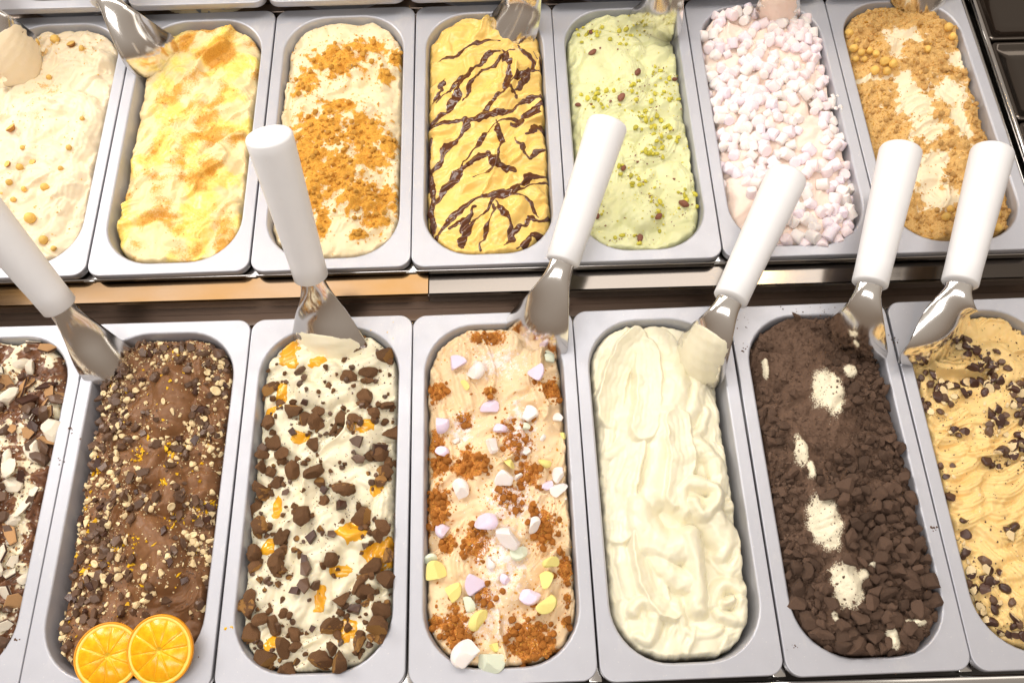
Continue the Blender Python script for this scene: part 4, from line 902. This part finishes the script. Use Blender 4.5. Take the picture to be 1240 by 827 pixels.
# ------------------------------------------------------------------ orange slices
m = NT("orange_flesh"); n = m.noise(140, 4, .6, stretch=(1, 1, .3))
M_FLESH = m.fin(m.ramp(n, [(.3, lin((246, 162, 2))), (.55, lin((251, 184, 14))), (.75, lin((253, 206, 60)))]), .22, sss=.3, rad=(1, .5, .1), spec=.5); m.bump(n, .3, .0008)
m = NT("orange_pith"); M_PITH = m.fin(m.mix(m.noise(200), lin((250, 206, 70)), lin((252, 226, 130))), .5, sss=.3)
m = NT("orange_core"); M_CORE = m.fin(lin((250, 200, 60)), .4, sss=.2)
m = NT("orange_rind"); nn = m.noise(500, 2); M_RIND = m.fin(lin((240, 158, 10)), .4); m.bump(nn, .4, .0005)
def disc(r0, r1, z0, z1, n=64, e=.0006):
    rings = [[(r*math.cos(6.2832*i/n), r*math.sin(6.2832*i/n), z) for i in range(n)] for r, z in ((r0, z0), (r1-e, z0), (r1, z0+e), (r1, z1-e), (r1-e, z1), (r0, z1))]
    V = [p for r in rings for p in r]; F = []
    for k in range(6):
        for i in range(n):
            j = (i+1) % n; F.append((k*n+i, k*n+j, ((k+1) % 6)*n+j, ((k+1) % 6)*n+i))
    return V, F
def slice_(px, py, z, rad, tilt, rot, label):
    e = empty("orange_slice", (0, 0, 0)); tag(e, label, "orange slice", "orange slices on the chocolate gelato")
    p = at(px, py, z); e.matrix_world = Matrix.Translation(Vector(p)) @ Matrix.Rotation(tilt[0], 4, 'X') @ Matrix.Rotation(tilt[1], 4, 'Y') @ Matrix.Rotation(rot, 4, 'Z')
    V, F = disc(rad-.0014, rad, -.0021, .0021); obj("rind", mesh("rind", V, F, M_RIND), e)
    V, F = disc(rad-.0042, rad-.0014, -.0018, .0018); obj("pith", mesh("pith", V, F, M_PITH), e)
    V, F = disc(.0003, rad-.0042, -.0016, .0018); obj("core", mesh("core", V, F, M_CORE), e)
    ns = 10; rr = random.Random(int(px))
    cuts = [2*math.pi*(i+rr.uniform(-.12, .12))/ns for i in range(ns)]
    for k in range(ns):
        a0, a1 = cuts[k], cuts[(k+1) % ns]
        if a1 < a0: a1 += 2*math.pi
        P = []; R1 = rad-.0040; g = .00028
        for i in range(9):
            a = a0+(a1-a0)*(.006+.988*i/8); kk = 1-.03*abs(2*i/8-1)**3; P.append((R1*kk*math.cos(a), R1*kk*math.sin(a)))
        am = (a0+a1)/2; P.append((.0028*math.cos(am+.25), .0028*math.sin(am+.25))); P.append((.0028*math.cos(am-.25), .0028*math.sin(am-.25)))
        cx, cy = sum(p[0] for p in P)/11, sum(p[1] for p in P)/11
        P = [(x+(cx-x)*.004, y+(cy-y)*.004) for x, y in P]; nP = len(P)
        V = [(x, y, .0010) for x, y in P]+[(x, y, .0019) for x, y in P]+[(cx+(x-cx)*.965, cy+(y-cy)*.965, .0022) for x, y in P]
        F = [(i, (i+1) % nP, nP+(i+1) % nP, nP+i) for i in range(nP)]+[(nP+i, nP+(i+1) % nP, 2*nP+(i+1) % nP, 2*nP+i) for i in range(nP)]+[tuple(range(2*nP, 3*nP))]
        obj("segment", mesh("segment", V, F, M_FLESH, True), e)
    return e
slice_(131, 794,   .0085, .0284, (.16, .10), .3, "left orange slice partly covered by the other slice")
slice_(194, 787, .0125, .0302, (.24, -.10), .1, "right orange slice lying on top of the other slice")

# ------------------------------------------------------------------ spades
def lathe(prof, n=40):
    V = []; F = []
    for r, z in prof:
        for i in range(n): V.append((r*math.cos(6.2832*i/n), r*math.sin(6.2832*i/n), z))
    for k in range(len(prof)-1):
        for i in range(n):
            j = (i+1) % n; F.append((k*n+i, k*n+j, (k+1)*n+j, (k+1)*n+i))
    F.append(tuple(range(n-1, -1, -1))); F.append(tuple((len(prof)-1)*n+i for i in range(n)))
    return V, F
def spade(hb, ht, tl, tr, label, zb=.07, hl=.152, zt=(0.004, 0.004), cup=.014, smear=None, d0=.0167, d1=.0204, bow=.2, ring=False, zneck=None, sm_from=.62):
    """hb, ht: photo positions of the handle's lower and upper end; tl, tr: the two corners of the blade's tip"""
    A = at(*hb, zb); best = None
    for z in np.linspace(zb, .33, 500):
        B = at(*ht, z); d = abs(np.linalg.norm(B-A)-hl)
        if best is None or d <= best[0]: best = (d, B)
    B = best[1]; ax = Vector(B-A).normalized(); e = empty("gelato_spade", (0, 0, 0)); tag(e, label, "gelato spade", "gelato spades stuck in the pans")
    e.location = Vector(A)
    L = hl; prof = [(d0*.62, -.0006), (d0*.9, 0), (d0, .0015), (d0*1.01, .02), ((d0+d1)/2, L*.5), (d1, L-.012), (d1*1.01, L-.003), (d1*.97, L-.0008), (d1*.86, L)]
    if ring: prof += [(d1*.74, L-.0006), (d1*.72, L-.0010), (d1*.1, L-.0026)]
    V, F = lathe(prof); q = ax.to_track_quat('Z', 'Y').to_matrix(); V = [q @ Vector(v) for v in V]
    h = obj("handle", mesh("handle", V, F, M_HAN), e)
    TL, TR = Vector(at(*tl, zt[0])), Vector(at(*tr, zt[1])); a = Vector(A)
    Mid = (TL+TR)/2; We = (TR-TL).length/2; Xe = (TR-TL).normalized()
    N = 34; K = 18
    p0 = a+ax*.004; p1 = a-ax*(Mid-a).length*.42; p2 = Mid
    viewd = (Vector(CAM)-Mid).normalized()
    X0 = (ax.cross(viewd)); X0 = X0.normalized();
    if X0.dot(Xe) < 0: X0 = -X0
    def sec(s):
        P = p0*(1-s)**2+p1*2*s*(1-s)+p2*s*s; T = ((p1-p0)*2*(1-s)+(p2-p1)*2*s).normalized()
        k = sstep(.15, .75, np.array(s)).item(); X = (X0*(1-k)+Xe*k); X = (X-T*X.dot(T)).lerp(X, k).normalized(); Nn = X.cross(T).normalized()
        if Nn.dot(viewd) < 0: Nn = -Nn
        kk = min(1, max(0, (s-.12)/.72)); w = .0122+(We*1.06-.0122)*(kk**1.25*.7+.3*kk*kk*(3-2*kk))
        if s > .93: w *= math.sqrt(max(0, 1-((s-.93)/.075)**2*.35))
        th = .0062*(1-sstep(.05, .6, np.array(s)).item())+.0009
        c = cup*sstep(.25, .85, np.array(s)).item()
        return P, X, Nn, w, th, c, T
    def build(s0, s1, off, ten, name, mat, wig=0, par=None):
        V = []; F = []; nn = int(N*(s1-s0))+4
        for i in range(nn):
            s = s0+(s1-s0)*i/(nn-1); P, X, Nn, w, th, c, T = sec(s)
            w *= ten
            for sgn in (1, -1):
                for j in range(K):
                    t = (-1+2*j/(K-1)) if sgn > 0 else (1-2*j/(K-1))
                    # round in section near the neck, blade thin
                    tt = math.sin(t*math.pi/2); z = -c*(tt*tt)*1.0 + c*.35 + sgn*th*math.sqrt(max(0, 1-tt*tt))*(1 if th > .0015 else 1)
                    o = 0
                    if off: o = (off+wig*(math.sin(i*1.7+j*.9)+math.sin(j*2.1-i*.6))*.5)*(1 if sgn > 0 else .0)*math.sqrt(max(0, 1-abs(t)**4))*min(1, i/3.0)
                    tipc = 0.010*(1-tt*tt)*sstep(.8, 1, np.array(s)).item()
                    if off:
                        z += -.0006 if sgn < 0 else 0
                    V.append(P+X*(w*tt)+Nn*(z+o)+T*tipc-a)
        M2 = 2*K
        for i in range(nn-1):
            for j in range(M2):
                k = (j+1) % M2; F.append((i*M2+j, i*M2+k, (i+1)*M2+k, (i+1)*M2+j))
        F.append(tuple(range(M2-1, -1, -1))); F.append(tuple((nn-1)*M2+j for j in range(M2)))
        return obj(name, mesh(name, V, F, mat, True), e)
    build(0, 1, 0, 1, "blade", M_BLADE)
    if smear: build(sm_from, 1.0, .0016, .93, "gelato_smear", smear, .0009)
    return e
spade((73, 372), (-62, 208), (112, 470), (172, 440), "gelato spade leaning left, its blade in the chocolate gelato with orange slices", zt=(-.002, -.012))
spade((377, 336), (325, 163), (357, 428), (443, 440), "gelato spade with upright white handle, blade in the white brownie gelato", smear=m3, zt=(-.010, -.012), sm_from=.72)
spade((681, 318), (736, 150), (606, 405), (672, 446), "gelato spade leaning right, blade in the pastel marshmallow gelato", zt=(-.010, -.014))
spade((884, 363), (953, 214), (812, 425), (858, 478), "gelato spade leaning right, blade smeared with plain cream gelato", smear=m5, zt=(-.008, -.014), sm_from=.45)
spade((1053, 345), (1091, 182), (996, 418), (1066, 448), "gelato spade with its blade in the dark cookie gelato", zt=(-.010, -.012))
spade((1162, 344), (1202, 184), (1096, 450), (1176, 408), "gelato spade at far right, blade lying on the coffee coloured gelato", zt=(.004, .000), ring=True)
UZ = .0283
spade((-25, 5), (-120, -120), (8, 112), (58, 62), "gelato spade at the top left, blade in the white hazelnut gelato", zb=UZ+.07, zt=(UZ, UZ), smear=mu1, sm_from=.5)
spade((128, -2), (60, -120), (180, 100), (228, 60), "gelato spade with its blade in the yellow streaked gelato", zb=UZ+.066, zt=(UZ-.010, UZ-.014))
spade((648, -32), (690, -180), (580, 38), (634, 62), "gelato spade with its blade in the chocolate drizzled caramel gelato", zb=UZ+.07, zt=(UZ-.012, UZ-.012))
spade((820, -32), (860, -180), (755, 30), (808, 58), "gelato spade with its blade in the green pistachio gelato", zb=UZ+.07, zt=(UZ-.012, UZ-.012))
spade((952, -45), (975, -190), (915, 32), (966, 34), "gelato spade with a frosted blade in the marshmallow covered gelato", zb=UZ+.07, zt=(UZ-.012, UZ-.012), smear=mu6, sm_from=.3)
spade((1118, -60), (1130, -200), (1082, 12), (1146, 14), "gelato spade with its blade in the brown crumbed gelato at top right", zb=UZ+.07, zt=(UZ-.002, UZ-.002))

# ------------------------------------------------------------------ spills on the metal
def spill(key, pts, size, mat, name, label):
    P = PANS[key]; V = []; F = []; r = random.Random(len(pts)+int(size*1e6))
    for px, py, spread, n in pts:
        for _ in range(n):
            p = at(px+r.gauss(0, spread), py+r.gauss(0, spread*.6), P['c'][2]); s = size*math.exp(r.gauss(0, .4)); b = len(V)
            for k in range(5):
                a = 6.283*k/5+r.uniform(-.3, .3); V.append((p[0]+s*.5*math.cos(a), p[1]+s*.5*math.sin(a), p[2]+.0001))
            V.append((p[0], p[1], p[2]+s*.45)); F += [(b+k, b+(k+1) % 5, b+5) for k in range(5)]
    o = obj(name, mesh(name, V, F, mat, False), None); tag(o, label, "crumbs", None, 'stuff')
spill('L6', [(975, 378, 18, 34), (1010, 385, 16, 14), (905, 420, 6, 8), (1085, 412, 4, 12), (1130, 640, 3, 10), (962, 780, 6, 6), (1080, 798, 16, 6), (900, 390, 10, 8)], .0011, T_COOKIE, "spilled_cookie_crumbs", "dark cookie crumbs spilled on the pan rims around the cookie gelato")
spill('L3', [(280, 760, 3, 5), (475, 410, 12, 4)], .0016, T_ZEST, "spilled_sauce_drops", "small orange drops on the rim of the brownie gelato pan")
spill('L2', [(20, 775, 4, 4), (85, 520, 8, 5), (72, 560, 6, 4), (230, 790, 8, 3)], .0015, T_CHOC, "spilled_chocolate_crumbs", "dark crumbs on the rim of the chocolate gelato pan")
spill('U6', [(1015, 130, 5, 5), (1012, 118, 2, 3)], .0045, T_MW, "spilled_white_crumbs", "white drips on the rim beside the marshmallow gelato")
